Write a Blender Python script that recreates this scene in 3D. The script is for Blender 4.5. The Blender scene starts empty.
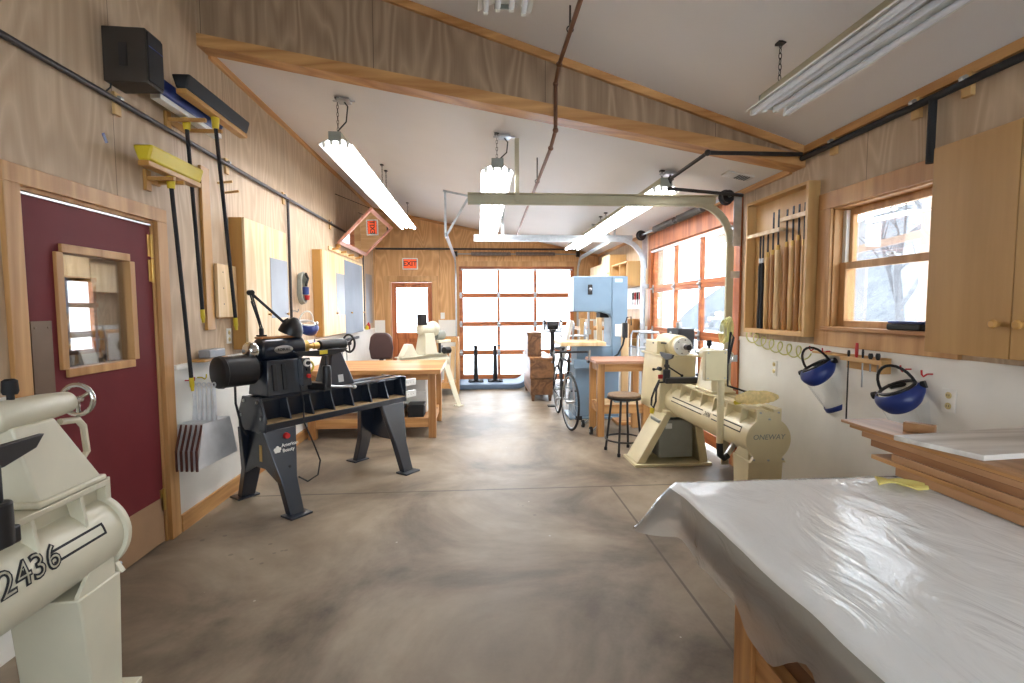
import bpy, math, random
from mathutils import Vector, Matrix
PI = math.pi
rnd = random.Random(7)
SC = bpy.context.scene
COL = SC.collection

# ------------------------------------------------------------------ materials
def lin(c):
    return tuple(((v/255)/12.92 if v/255 <= .04045 else ((v/255+.055)/1.055)**2.4) for v in c) + (1.0,)

def newmat(name):
    m = bpy.data.materials.new(name); m.use_nodes = True
    nt = m.node_tree
    return m, nt, nt.nodes['Principled BSDF']

def nd(nt, typ, **kw):
    n = nt.nodes.new(typ)
    for k, v in kw.items():
        if k in n.inputs: n.inputs[k].default_value = v
        else: setattr(n, k, v)
    return n

def coords(nt, scale=(1, 1, 1)):
    tc = nd(nt, 'ShaderNodeTexCoord'); mp = nd(nt, 'ShaderNodeMapping')
    mp.inputs['Scale'].default_value = scale
    nt.links.new(tc.outputs['Object'], mp.inputs['Vector'])
    return mp.outputs['Vector']

def mixc(nt, fac, a, b):
    m = nd(nt, 'ShaderNodeMix', data_type='RGBA')
    if isinstance(fac, (int, float)): m.inputs['Factor'].default_value = fac
    else: nt.links.new(fac, m.inputs['Factor'])
    for s, i in ((a, 6), (b, 7)):
        if isinstance(s, tuple): m.inputs[i].default_value = s
        else: nt.links.new(s, m.inputs[i])
    return m.outputs[2]

def ramp(nt, fac, *stops):
    r = nd(nt, 'ShaderNodeValToRGB'); e = r.color_ramp.elements
    while len(e) < len(stops): e.new(.5)
    for el, (p, c) in zip(e, stops):
        el.position = p; el.color = c if len(c) == 4 else (*c, 1)
    nt.links.new(fac, r.inputs['Fac'])
    return r.outputs['Color']

def math_(nt, op, a, b=0.0):
    n = nd(nt, 'ShaderNodeMath', operation=op)
    for i, s in enumerate((a, b)):
        if isinstance(s, (int, float)): n.inputs[i].default_value = s
        else: nt.links.new(s, n.inputs[i])
    return n.outputs[0]

def bump(nt, bsdf, h, strength=.2, dist=.01):
    b = nd(nt, 'ShaderNodeBump', Strength=strength, Distance=dist)
    nt.links.new(h, b.inputs['Height']); nt.links.new(b.outputs['Normal'], bsdf.inputs['Normal'])

def paint(name, col, rough=.5, metal=0.0, var=.06, scale=6, coat=0.0, bmp=0.0, spec=.5):
    m, nt, b = newmat(name)
    c = lin(col)
    n = nd(nt, 'ShaderNodeTexNoise', Scale=scale, Detail=4.0)
    nt.links.new(coords(nt), n.inputs['Vector'])
    lo = tuple(x*(1-var) for x in c[:3]) + (1,); hi = tuple(min(1, x*(1+var)) for x in c[:3]) + (1,)
    nt.links.new(ramp(nt, n.outputs['Fac'], (.3, lo), (.7, hi)), b.inputs['Base Color'])
    b.inputs['Roughness'].default_value = rough; b.inputs['Metallic'].default_value = metal
    b.inputs['Coat Weight'].default_value = coat; b.inputs['Specular IOR Level'].default_value = spec
    if bmp:
        n2 = nd(nt, 'ShaderNodeTexNoise', Scale=scale*12, Detail=3.0)
        nt.links.new(coords(nt), n2.inputs['Vector']); bump(nt, b, n2.outputs['Fac'], bmp, .004)
    return m

def wood(name, c1, c2, axis='Z', rough=.45, ring=9, stretch=.08, k=5.0, spec=.4):
    """straight-grained board: noise stretched along the grain, folded into growth rings"""
    m, nt, b = newmat(name)
    s = [k, k, k]; s['XYZ'.index(axis)] = k*stretch
    n = nd(nt, 'ShaderNodeTexNoise', Scale=1.0, Detail=2.0, Distortion=.4)
    nt.links.new(coords(nt, tuple(s)), n.inputs['Vector'])
    r = math_(nt, 'PINGPONG', math_(nt, 'MULTIPLY', n.outputs['Fac'], ring), 1.0)
    n2 = nd(nt, 'ShaderNodeTexNoise', Scale=14.0, Detail=3.0)
    nt.links.new(coords(nt, tuple(s)), n2.inputs['Vector'])
    f = math_(nt, 'ADD', math_(nt, 'MULTIPLY', r, .6), math_(nt, 'MULTIPLY', n2.outputs['Fac'], .4))
    nt.links.new(ramp(nt, f, (.15, lin(c1)), (.85, lin(c2))), b.inputs['Base Color'])
    b.inputs['Roughness'].default_value = rough; b.inputs['Specular IOR Level'].default_value = spec
    bump(nt, b, f, .08, .003)
    return m

def plywood(name, c1, c2, plane='YZ', seam=True):
    """rotary-cut fir plywood: contour rings of a stretched noise field, sheet seams every 1.22 m"""
    m, nt, b = newmat(name)
    v = coords(nt, (3.2, 3.2, .6))
    n = nd(nt, 'ShaderNodeTexNoise', Scale=1.15, Detail=1.5, Roughness=.4, Distortion=.35)
    nt.links.new(v, n.inputs['Vector'])
    r = math_(nt, 'PINGPONG', math_(nt, 'MULTIPLY', n.outputs['Fac'], 24.0), 1.0)
    r = math_(nt, 'POWER', r, 1.6)
    n2 = nd(nt, 'ShaderNodeTexNoise', Scale=1.0, Detail=4.0)
    nt.links.new(coords(nt, (60, 60, 2.5)), n2.inputs['Vector'])
    n3 = nd(nt, 'ShaderNodeTexNoise', Scale=.7, Detail=2.0)
    nt.links.new(coords(nt), n3.inputs['Vector'])
    f = math_(nt, 'ADD', math_(nt, 'MULTIPLY', r, .55), math_(nt, 'MULTIPLY', n2.outputs['Fac'], .45))
    col = ramp(nt, f, (.12, lin(c1)), (.8, lin(c2)))
    col = mixc(nt, math_(nt, 'MULTIPLY', n3.outputs['Fac'], .35), col, lin(tuple(int(x*.86) for x in c2)))
    if seam:
        tc = nd(nt, 'ShaderNodeTexCoord'); sp = nd(nt, 'ShaderNodeSeparateXYZ')
        nt.links.new(tc.outputs['Object'], sp.inputs[0])
        a = sp.outputs['XYZ'.index(plane[0])]
        fr = math_(nt, 'FRACT', math_(nt, 'DIVIDE', math_(nt, 'ADD', a, 30*1.22-2.93), 1.22))
        s1 = math_(nt, 'LESS_THAN', fr, .0035)
        col = mixc(nt, math_(nt, 'MULTIPLY', s1, .75), col, lin((60, 42, 28)))
    nt.links.new(col, b.inputs['Base Color'])
    b.inputs['Roughness'].default_value = .55; b.inputs['Specular IOR Level'].default_value = .3
    bump(nt, b, f, .06, .003)
    return m

def glass(name, tint=(1, 1, 1, 1), gloss=.07, rough=.0):
    m = bpy.data.materials.new(name); m.use_nodes = True; nt = m.node_tree; nt.nodes.clear()
    o = nd(nt, 'ShaderNodeOutputMaterial'); t = nd(nt, 'ShaderNodeBsdfTransparent', Color=tint)
    g = nd(nt, 'ShaderNodeBsdfGlossy', Roughness=rough); mx = nd(nt, 'ShaderNodeMixShader')
    fr = nd(nt, 'ShaderNodeLayerWeight', Blend=.25)
    f = math_(nt, 'ADD', math_(nt, 'MULTIPLY', fr.outputs['Fresnel'], .6), gloss*.4)
    nt.links.new(f, mx.inputs[0]); nt.links.new(t.outputs[0], mx.inputs[1]); nt.links.new(g.outputs[0], mx.inputs[2])
    nt.links.new(mx.outputs[0], o.inputs[0])
    return m

def film(name, col, clear=.4, gloss=.25, rough=.18, bs=9.0, bst=.5, tl=.4):
    """polythene film: part clear, part milky diffuse and translucent, glossy wrinkles"""
    m = bpy.data.materials.new(name); m.use_nodes = True; nt = m.node_tree; nt.nodes.clear()
    o = nd(nt, 'ShaderNodeOutputMaterial'); t = nd(nt, 'ShaderNodeBsdfTransparent')
    d = nd(nt, 'ShaderNodeBsdfDiffuse', Color=lin(col)); tr = nd(nt, 'ShaderNodeBsdfTranslucent', Color=lin(col))
    g = nd(nt, 'ShaderNodeBsdfGlossy', Roughness=rough)
    n = nd(nt, 'ShaderNodeTexNoise', Scale=bs, Detail=4.0, Distortion=1.2)
    nt.links.new(coords(nt, (1, .45, 1)), n.inputs['Vector'])
    b = nd(nt, 'ShaderNodeBump', Strength=bst, Distance=.02); nt.links.new(n.outputs['Fac'], b.inputs['Height'])
    for s in (d, g): nt.links.new(b.outputs[0], s.inputs['Normal'])
    m1 = nd(nt, 'ShaderNodeMixShader'); m1.inputs[0].default_value = tl
    nt.links.new(d.outputs[0], m1.inputs[1]); nt.links.new(tr.outputs[0], m1.inputs[2])
    m2 = nd(nt, 'ShaderNodeMixShader'); m2.inputs[0].default_value = clear
    nt.links.new(m1.outputs[0], m2.inputs[1]); nt.links.new(t.outputs[0], m2.inputs[2])
    fr = nd(nt, 'ShaderNodeFresnel', IOR=1.55); nt.links.new(b.outputs[0], fr.inputs['Normal'])
    m3 = nd(nt, 'ShaderNodeMixShader'); nt.links.new(math_(nt, 'MULTIPLY', fr.outputs[0], gloss), m3.inputs[0])
    nt.links.new(m2.outputs[0], m3.inputs[1]); nt.links.new(g.outputs[0], m3.inputs[2])
    nt.links.new(m3.outputs[0], o.inputs[0])
    return m

def emit(name, col, strength):
    m, nt, b = newmat(name)
    b.inputs['Base Color'].default_value = lin(col)
    b.inputs['Emission Color'].default_value = lin(col); b.inputs['Emission Strength'].default_value = strength
    return m

def concrete(name):
    m, nt, b = newmat(name)
    v = coords(nt)
    n1 = nd(nt, 'ShaderNodeTexNoise', Scale=.9, Detail=6.0, Roughness=.6, Distortion=.6); nt.links.new(v, n1.inputs['Vector'])
    n2 = nd(nt, 'ShaderNodeTexNoise', Scale=5.0, Detail=6.0, Roughness=.65); nt.links.new(v, n2.inputs['Vector'])
    n3 = nd(nt, 'ShaderNodeTexNoise', Scale=60.0, Detail=3.0); nt.links.new(v, n3.inputs['Vector'])
    col = ramp(nt, n1.outputs['Fac'], (.36, lin((84, 72, 59))), (.48, lin((134, 118, 99))), (.63, lin((172, 155, 132))))
    col = mixc(nt, math_(nt, 'MULTIPLY', n2.outputs['Fac'], .45), col, lin((108, 94, 78)))
    col = mixc(nt, math_(nt, 'MULTIPLY', n3.outputs['Fac'], .18), col, lin((160, 146, 126)))
    # paint drips and dark spots
    vo = nd(nt, 'ShaderNodeTexVoronoi', Scale=9.0, Randomness=1.0); nt.links.new(v, vo.inputs['Vector'])
    msk = nd(nt, 'ShaderNodeTexNoise', Scale=.8, Detail=1.0); nt.links.new(v, msk.inputs['Vector'])
    sp = math_(nt, 'MULTIPLY', math_(nt, 'LESS_THAN', vo.outputs['Distance'], .13), math_(nt, 'GREATER_THAN', msk.outputs['Fac'], .60))
    col = mixc(nt, math_(nt, 'MULTIPLY', sp, .35), col, lin((70, 58, 48)))
    vo2 = nd(nt, 'ShaderNodeTexVoronoi', Scale=3.0); nt.links.new(v, vo2.inputs['Vector'])
    sp2 = math_(nt, 'LESS_THAN', vo2.outputs['Distance'], .022)
    col = mixc(nt, math_(nt, 'MULTIPLY', sp2, .6), col, lin((205, 196, 180)))
    # sawn control joints
    tc = nd(nt, 'ShaderNodeTexCoord'); s = nd(nt, 'ShaderNodeSeparateXYZ'); nt.links.new(tc.outputs['Object'], s.inputs[0])
    j1 = math_(nt, 'LESS_THAN', math_(nt, 'ABSOLUTE', math_(nt, 'SUBTRACT', s.outputs[1], 3.95)), .009)
    j2 = math_(nt, 'LESS_THAN', math_(nt, 'ABSOLUTE', math_(nt, 'SUBTRACT', s.outputs[0], 1.07)), .007)
    j2 = math_(nt, 'MULTIPLY', j2, math_(nt, 'LESS_THAN', s.outputs[1], 3.95))
    j = math_(nt, 'MAXIMUM', j1, j2)
    col = mixc(nt, math_(nt, 'MULTIPLY', j, .8), col, lin((84, 72, 60)))
    nt.links.new(col, b.inputs['Base Color'])
    rr = math_(nt, 'ADD', math_(nt, 'MULTIPLY', n2.outputs['Fac'], .25), .34)
    nt.links.new(rr, b.inputs['Roughness']); b.inputs['Specular IOR Level'].default_value = .22
    bump(nt, b, n2.outputs['Fac'], .05, .01)
    return m

# ------------------------------------------------------------------ mesh builder
def V(*a): return Vector(a)
def frame(d):
    d = Vector(d).normalized(); u = d.orthogonal().normalized(); return u, d.cross(u), d

class MB:
    def __init__(s): s.v = []; s.f = []; s.m = []; s.cur = 0; s.T = None
    def add(s, vs, fs):
        b = len(s.v)
        s.v += [(s.T @ Vector(p) if s.T else Vector(p)) for p in vs]
        for f in fs: s.f.append([i+b for i in f]); s.m.append(s.cur)
        return s
    def mat(s, i): s.cur = i; return s
    def box(s, x0, x1, y0, y1, z0, z1):
        return s.add([(x, y, z) for z in (z0, z1) for y in (y0, y1) for x in (x0, x1)],
                     [(0, 2, 3, 1), (4, 5, 7, 6), (0, 1, 5, 4), (2, 6, 7, 3), (0, 4, 6, 2), (1, 3, 7, 5)])
    def boxc(s, c, size, rx=0, ry=0, rz=0):
        M = Matrix.Translation(c) @ Matrix.Rotation(rz, 4, 'Z') @ Matrix.Rotation(ry, 4, 'Y') @ Matrix.Rotation(rx, 4, 'X')
        h = [k/2 for k in size]
        return s.add([M @ V(x, y, z) for z in (-h[2], h[2]) for y in (-h[1], h[1]) for x in (-h[0], h[0])],
                     [(0, 2, 3, 1), (4, 5, 7, 6), (0, 1, 5, 4), (2, 6, 7, 3), (0, 4, 6, 2), (1, 3, 7, 5)])
    def bar(s, p, q, w, h, up=(0, 0, 1)):
        """square bar from p to q, width w across, height h along up"""
        p, q = Vector(p), Vector(q); d = (q-p).normalized(); a = d.cross(Vector(up))
        a = a.normalized() if a.length > 1e-4 else d.orthogonal().normalized(); b = a.cross(d)
        vs = [e + a*i*w/2 + b*j*h/2 for e in (p, q) for i, j in ((-1, -1), (1, -1), (1, 1), (-1, 1))]
        return s.add(vs, [(3, 2, 1, 0), (4, 5, 6, 7), (0, 1, 5, 4), (1, 2, 6, 5), (2, 3, 7, 6), (3, 0, 4, 7)])
    def cyl(s, p, q, r, r2=None, n=18):
        p, q = Vector(p), Vector(q); r2 = r if r2 is None else r2; u, w, d = frame(q-p)
        vs = [e + (u*math.cos(2*PI*i/n) + w*math.sin(2*PI*i/n))*k for e, k in ((p, r), (q, r2)) for i in range(n)]
        return s.add(vs, [(i, (i+1) % n, n+(i+1) % n, n+i) for i in range(n)] + [tuple(range(n-1, -1, -1)), tuple(range(n, 2*n))])
    def tube(s, pts, r, n=8, closed=False):
        P = [Vector(p) for p in pts]; N = len(P); vs = []; u = None
        for i in range(N):
            a = P[i-1] if (i or closed) else P[0]; b = P[(i+1) % N] if (i < N-1 or closed) else P[-1]
            d = (b-a).normalized()
            if u is None: u = d.orthogonal().normalized()
            else:
                u = u - d*u.dot(d); u = u.normalized() if u.length > 1e-6 else d.orthogonal().normalized()
            w = d.cross(u); rr = r[i] if isinstance(r, (list, tuple)) else r
            vs += [P[i] + (u*math.cos(2*PI*k/n) + w*math.sin(2*PI*k/n))*rr for k in range(n)]
        fs = [(i*n+k, i*n+(k+1) % n, ((i+1) % N)*n+(k+1) % n, ((i+1) % N)*n+k) for i in range(N if closed else N-1) for k in range(n)]
        if not closed: fs += [tuple(range(n-1, -1, -1)), tuple(range((N-1)*n, N*n))]
        return s.add(vs, fs)
    def lathe(s, prof, o, axis=(0, 0, 1), n=24):
        u, w, d = frame(axis); o = Vector(o); k = len(prof)
        vs = [o + d*z + (u*math.cos(2*PI*i/n) + w*math.sin(2*PI*i/n))*max(r, 1e-4) for i in range(n) for r, z in prof]
        fs = [(i*k+j, ((i+1) % n)*k+j, ((i+1) % n)*k+j+1, i*k+j+1) for i in range(n) for j in range(k-1)]
        fs += [tuple(i*k for i in range(n-1, -1, -1)), tuple(i*k+k-1 for i in range(n))]
        return s.add(vs, fs)
    def prism(s, pts, o, ux, uy, dep):
        o, ux, uy, dep = Vector(o), Vector(ux), Vector(uy), Vector(dep); n = len(pts)
        if ux.cross(uy).dot(dep) < 0: pts = pts[::-1]
        a = [o + ux*x + uy*y for x, y in pts]; b = [p+dep for p in a]
        return s.add(a+b, [tuple(range(n-1, -1, -1)), tuple(range(n, 2*n))] + [(i, (i+1) % n, n+(i+1) % n, n+i) for i in range(n)])
    def sphere(s, c, r, n=16, m=10):
        c = Vector(c); r = (r, r, r) if isinstance(r, (int, float)) else r
        vs = [c + V(0, 0, r[2])]
        for j in range(1, m):
            for i in range(n):
                a = PI*j/m; t = 2*PI*i/n
                vs.append(c + V(r[0]*math.sin(a)*math.cos(t), r[1]*math.sin(a)*math.sin(t), r[2]*math.cos(a)))
        vs.append(c - V(0, 0, r[2])); L = len(vs)-1
        fs = [(0, 1+i, 1+(i+1) % n) for i in range(n)]
        for j in range(m-2):
            fs += [(1+j*n+i, 1+(j+1)*n+i, 1+(j+1)*n+(i+1) % n, 1+j*n+(i+1) % n) for i in range(n)]
        fs += [(L, 1+(m-2)*n+(i+1) % n, 1+(m-2)*n+i) for i in range(n)]
        return s.add(vs, fs)
    def torus(s, c, axis, R, r, n=28, k=8):
        u, w, d = frame(axis); c = Vector(c)
        return s.tube([c + (u*math.cos(2*PI*i/n) + w*math.sin(2*PI*i/n))*R for i in range(n)], r, k, True)
    def grid(s, fn, nu, nv):
        vs = [fn(i/nu, j/nv) for j in range(nv+1) for i in range(nu+1)]; w = nu+1
        return s.add(vs, [(j*w+i, j*w+i+1, (j+1)*w+i+1, (j+1)*w+i) for j in range(nv) for i in range(nu)])
    def build(s, name, mats, parent=None, local=False, bevel=0.0, smooth=True, solid=0.0, sub=0, seg=2, origin=None, ang=38):
        me = bpy.data.meshes.new(name)
        off = V(0, 0, 0)
        if parent is not None:
            if not local:
                q = parent
                while q is not None: off = off + Vector(q.location); q = q.parent
        elif origin is not None: off = Vector(origin)
        elif not local:
            xs = [p.x for p in s.v]; ys = [p.y for p in s.v]; zs = [p.z for p in s.v]
            off = V((min(xs)+max(xs))/2, (min(ys)+max(ys))/2, min(zs))
        me.from_pydata([tuple(p-off) for p in s.v], [], s.f)
        mats = mats if isinstance(mats, (list, tuple)) else [mats]
        for m in mats: me.materials.append(m)
        me.polygons.foreach_set('material_index', s.m)
        if smooth:
            me.polygons.foreach_set('use_smooth', [True]*len(s.f)); me.update()
            me.set_sharp_from_angle(angle=math.radians(ang))
        me.update()
        o = bpy.data.objects.new(name, me); COL.objects.link(o)
        if parent is not None: o.parent = parent
        else: o.location = off
        if solid:
            k = o.modifiers.new('Solidify', 'SOLIDIFY'); k.thickness = solid; k.offset = 0
        if bevel:
            k = o.modifiers.new('Bevel', 'BEVEL'); k.width = bevel; k.segments = seg; k.limit_method = 'ANGLE'; k.angle_limit = math.radians(40)
        if sub:
            k = o.modifiers.new('Subdivision', 'SUBSURF'); k.levels = sub; k.render_levels = sub
        return o

def thing(name, label, cat, loc=(0, 0, 0), rz=0.0, group=None):
    o = bpy.data.objects.new(name, None); COL.objects.link(o)
    o.empty_display_size = .1; o.location = loc; o.rotation_euler = (0, 0, rz)
    return tag(o, label, cat, group)
def tag(o, label, cat, group=None):
    o['label'] = label; o['category'] = cat
    if group: o['group'] = group
    return o
def struct(o): o['kind'] = 'structure'; return o
def dup(root, loc=None, rz=None, label=None, group=None):
    def cp(o, par):
        c = o.copy(); COL.objects.link(c); c.parent = par
        for ch in list(o.children): cp(ch, c)
        return c
    r = cp(root, None)
    if loc is not None: r.location = loc
    if rz is not None: r.rotation_euler = (0, 0, rz)
    if label: r['label'] = label
    if group: r['group'] = group
    return r

def text_mesh(body, size, mat, name, parent, fn, extrude=.0008, shear=0.0, bold=0.0, align='CENTER'):
    """lettering as a mesh; fn maps (x, y, z) of the text plane into the parent's space"""
    cu = bpy.data.curves.new(name, 'FONT'); cu.body = body; cu.size = size; cu.extrude = extrude; cu.shear = shear
    cu.align_x = align; cu.align_y = 'CENTER'; cu.offset = bold; cu.resolution_u = 3
    t = bpy.data.objects.new(name, cu); COL.objects.link(t)
    bpy.context.view_layer.update()
    me = bpy.data.meshes.new_from_object(t.evaluated_get(bpy.context.evaluated_depsgraph_get()))
    bpy.data.objects.remove(t)
    for p in me.vertices: p.co = Vector(fn(*p.co))
    me.name = name; me.materials.clear(); me.materials.append(mat)
    o = bpy.data.objects.new(name, me); COL.objects.link(o); o.parent = parent
    return o

# ------------------------------------------------------------------ palette
PLY = plywood('fir_plywood', (178, 153, 124), (204, 179, 149))
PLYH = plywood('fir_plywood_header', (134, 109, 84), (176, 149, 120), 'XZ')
PLYF = plywood('fir_plywood_far', (196, 146, 92), (226, 178, 124), 'XZ')
MAPLEC = wood('golden_maple', (170, 128, 72), (194, 152, 94), 'Z', ring=4, k=3)
PLYX = plywood('fir_plywood_cross', (180, 146, 108), (208, 176, 136), 'XZ')
WHITE = paint('white_wall_paint', (232, 229, 220), .55, var=.03)
CEIL = paint('ceiling_paint', (226, 223, 220), .7, var=.02, scale=2)
FLOOR = concrete('concrete_floor')
FIR = wood('fir_trim', (166, 114, 62), (206, 156, 98), 'Y')
FIRZ = wood('fir_trim_vertical', (176, 128, 76), (208, 162, 108), 'Z')
FIRX = wood('fir_trim_cross', (166, 114, 62), (206, 156, 98), 'X')
RED = wood('red_fir', (150, 80, 40), (196, 118, 66), 'Y')
REDZ = wood('red_fir_vertical', (150, 80, 40), (196, 118, 66), 'Z')
REDX = wood('red_fir_cross', (150, 80, 40), (196, 118, 66), 'X')
MAPLE = wood('maple_veneer', (198, 156, 98), (222, 186, 130), 'Z', ring=4, k=3)
MAPLEY = wood('maple_edge', (196, 152, 94), (222, 184, 126), 'Y', ring=4, k=3)
MAPLED = wood('maple_side', (176, 128, 66), (204, 158, 90), 'Z', ring=4, k=3)
OAK = wood('oak', (156, 104, 56), (204, 154, 96), 'Z')
OAKX = wood('oak_cross', (166, 110, 60), (212, 162, 104), 'X')
OAKY = wood('oak_long', (156, 104, 56), (204, 154, 96), 'Y')
PINE = wood('pale_pine', (206, 172, 122), (232, 204, 160), 'Z')
BROWNW = wood('brown_plank', (112, 72, 42), (166, 116, 74), 'Y')
CHESTW = wood('dark_chest_wood', (92, 62, 40), (146, 104, 68), 'Y')
CHERRY = wood('cherry_board', (150, 108, 70), (192, 146, 104), 'Y')
GREYW = wood('weathered_board', (186, 178, 166), (232, 227, 219), 'X')
MAROON = paint('maroon_door_paint', (112, 42, 46), .6, var=.04, spec=.2)
BLACK = paint('black_plastic', (24, 24, 26), .4)
RUBBER = paint('black_rubber', (28, 28, 30), .75)
DARKM = paint('dark_iron', (58, 56, 56), .45, .6)
CONDUIT = paint('dark_conduit', (64, 60, 60), .4, .5)
BROWNM = paint('bronze_plate', (112, 92, 74), .42, .4)
TANP = paint('tan_kick_plate', (160, 126, 94), .5)
CHROME = paint('chrome', (214, 214, 212), .14, 1.0, var=.02)
PANS = paint('galvanised_pan', (222, 224, 226), .38, .35, var=.12, scale=8)
STEEL = paint('brushed_steel', (176, 178, 180), .32, 1.0)
GALV = paint('galvanised_steel', (186, 190, 192), .4, .75, var=.1, scale=20)
TRACK = paint('painted_track', (178, 170, 142), .5, .2)
BRASS = paint('brass', (196, 160, 92), .35, .8)
CREAM = paint('cream_enamel', (216, 210, 186), .38, var=.04, coat=.15)
CREAM2 = paint('yellowed_cream_enamel', (220, 206, 164), .38, var=.05, coat=.15)
GREYBOX = paint('grey_electrical_box', (140, 142, 132), .45)
BLUEBK = paint('black_enamel', (20, 28, 41), .3, var=.08, coat=.6)
SAWBLUE = paint('blue_grey_enamel', (122, 146, 165), .42, var=.05, coat=.1)
BLUEP = paint('blue_plastic', (34, 54, 120), .35)
NAVY = paint('navy_mat', (92, 112, 136), .6)
REDP = paint('red_plastic', (186, 34, 34), .4)
YELP = paint('yellow_plastic', (214, 190, 40), .5)
YELF = paint('yellow_fleece', (234, 208, 146), .95, var=.15, scale=40, bmp=.8)
YELC = paint('yellow_cloth', (222, 206, 120), .9, bmp=.4)
HOSEY = paint('yellow_hose', (206, 204, 128), .45)
GREYM = paint('grey_steel_sheet', (146, 150, 156), .45, .3, var=.1, scale=3)
SPKR = paint('dark_brown_speaker', (50, 42, 34), .6)
GRILLE = paint('speaker_grille', (34, 32, 32), .85, bmp=.6, scale=20)
LEATHER = paint('brown_leather', (74, 50, 46), .45, bmp=.2)
SAWDUST = paint('sawdust_brown', (164, 136, 96), .9, var=.2, scale=20)
PLATEW = paint('white_plate', (232, 230, 222), .4)
PAPER = paint('paper', (240, 238, 236), .8, var=.01)
ENAMEL = paint('white_reflector_enamel', (226, 226, 220), .25)
SEATW = wood('worn_seat_wood', (112, 90, 70), (160, 134, 106), 'X')
LAMINATE = paint('white_laminate', (246, 246, 242), .4)
TUBE_ON = emit('lit_fluorescent_tube', (250, 251, 255), 15.0)
TUBE_OFF = paint('unlit_fluorescent_tube', (224, 228, 232), .2)
PANE = glass('window_pane')
VISOR = glass('clear_visor', (.93, .95, .97, 1), .15, .03)
FILM = film('polythene_sheet', (252, 253, 251), .12, gloss=1.0, rough=.16, bs=8, bst=.5, tl=.0)
SKIRT = film('polythene_skirt', (244, 243, 238), .62, gloss=1.0, rough=.22, bs=9, bst=.7, tl=.5)
MIRROR = paint('mirror_glass', (222, 226, 228), .03, 1.0, var=0)
PINKW = wood('pink_stained_frame', (176, 118, 96), (206, 150, 128), 'Y')
SNOW = paint('snowy_ground', (236, 238, 242), .9, var=.05, scale=.6)
BARK = paint('pale_bark', (96, 95, 96), .9, var=.2)
EXTW = paint('outside_timber', (150, 130, 116), .8)

# ------------------------------------------------------------------ the room
XL, XR, YF, YN = -1.97, 2.35, 9.7, -3.0
YH = 3.53
def yh(x): return YH+(2.35-x)/4.32*.30     # the header runs slightly askew
YB = 3.95                                   # header between the two ceilings
def zf(x): return 3.36 - .2*(x+1.97)        # far ceiling, falls to the right
def zn(x): return 2.605 + .36*(2.35-x)       # near ceiling, steeper

m = MB(); m.box(-8.2, 3.6, YN-.15, YF+.2, -.12, 0); struct(m.build('floor', FLOOR, origin=(0, 0, 0), smooth=False))

# left wall: plywood above 1.10 m, white board below, opening for door_1
LW0, LW1, LWZ = 2.30, 3.24, 2.01
m = MB()
for y0, y1, top in ((YN, LW0, 4.4), (LW1, YB, 4.4), (YB, YF, 3.5)):
    m.mat(0).box(XL-.14, XL, y0, y1, 1.10, top).mat(1).box(XL-.14, XL+.004, y0, y1, 0, 1.10)
m.mat(0).box(XL-.14, XL, LW0, LW1, LWZ, 4.4)
struct(m.build('wall_left', [PLY, WHITE], origin=(0, 0, 0), smooth=False))

# right wall: openings for the garage door and the window
GY0, GY1, GZ = 4.44, 6.66, 2.26
WY0, WY1, WZ0, WZ1 = 2.36, 3.21, 1.30, 2.12
m = MB()
def rw(y0, y1, z0, z1):
    if z0 < 1.2: m.mat(1).box(XR-.004, XR+.16, y0, y1, z0, min(1.2, z1))
    if z1 > 1.2: m.mat(0).box(XR, XR+.16, y0, y1, max(1.2, z0), z1)
rw(YN, WY0, 0, 2.66); rw(WY0, WY1, 0, WZ0); rw(WY0, WY1, WZ1, 2.66); rw(WY1, GY0, 0, 2.66)
rw(GY0, GY1, GZ, 2.66); rw(GY1, YF, 0, 2.66)
struct(m.build('wall_right', [PLY, WHITE], origin=(0, 0, 0), smooth=False))

# far wall: exit door and garage door
DX0, DX1, DZ = -1.68, -.85, 1.99
FX0, FX1 = -.37, 1.88
m = MB()
def fw(x0, x1, z0, z1):
    if z0 < 1.24: m.mat(1).box(x0, x1, YF-.004, YF+.16, z0, min(1.24, z1))
    if z1 > 1.24: m.mat(0).box(x0, x1, YF, YF+.16, max(1.24, z0), z1)
fw(XL, DX0, 0, 3.5); fw(DX0, DX1, DZ, 3.5); fw(DX1, FX0, 0, 3.5); fw(FX0, FX1, GZ, 3.5); fw(FX1, XR, 0, 3.5)
struct(m.build('wall_far', [PLYF, WHITE], origin=(0, 0, 0), smooth=False))
NX0, NX1, NZ0, NZ1 = -1.3, 2.2, .9, 2.55      # window behind the camera
m = MB(); m.box(XL-.14, NX0, YN-.14, YN, 0, 4.4).box(NX1, XR+.16, YN-.14, YN, 0, 4.4).box(NX0, NX1, YN-.14, YN, 0, NZ0).box(NX0, NX1, YN-.14, YN, NZ1, 4.4)
struct(m.build('wall_near', PLYX, origin=(0, 0, 0), smooth=False))
m = MB(); m.box(NX0-.08, NX0+.05, YN-.1, YN+.022, NZ0+.05, NZ1-.05).box(NX1-.05, NX1+.08, YN-.1, YN+.022, NZ0+.05, NZ1-.05).box(NX0-.08, NX1+.08, YN-.1, YN+.022, NZ0-.08, NZ0+.05).box(NX0-.08, NX1+.08, YN-.1, YN+.022, NZ1-.05, NZ1+.08).box((NX0+NX1)/2-.03, (NX0+NX1)/2+.03, YN-.1, YN+.01, NZ0+.05, NZ1-.05)
w3 = struct(m.build('window_3', FIRX, bevel=.003))
m = MB(); m.box(NX0+.04, NX1-.04, YN-.06, YN-.055, NZ0+.04, NZ1-.04); m.build('pane', PANE, w3)

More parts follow.
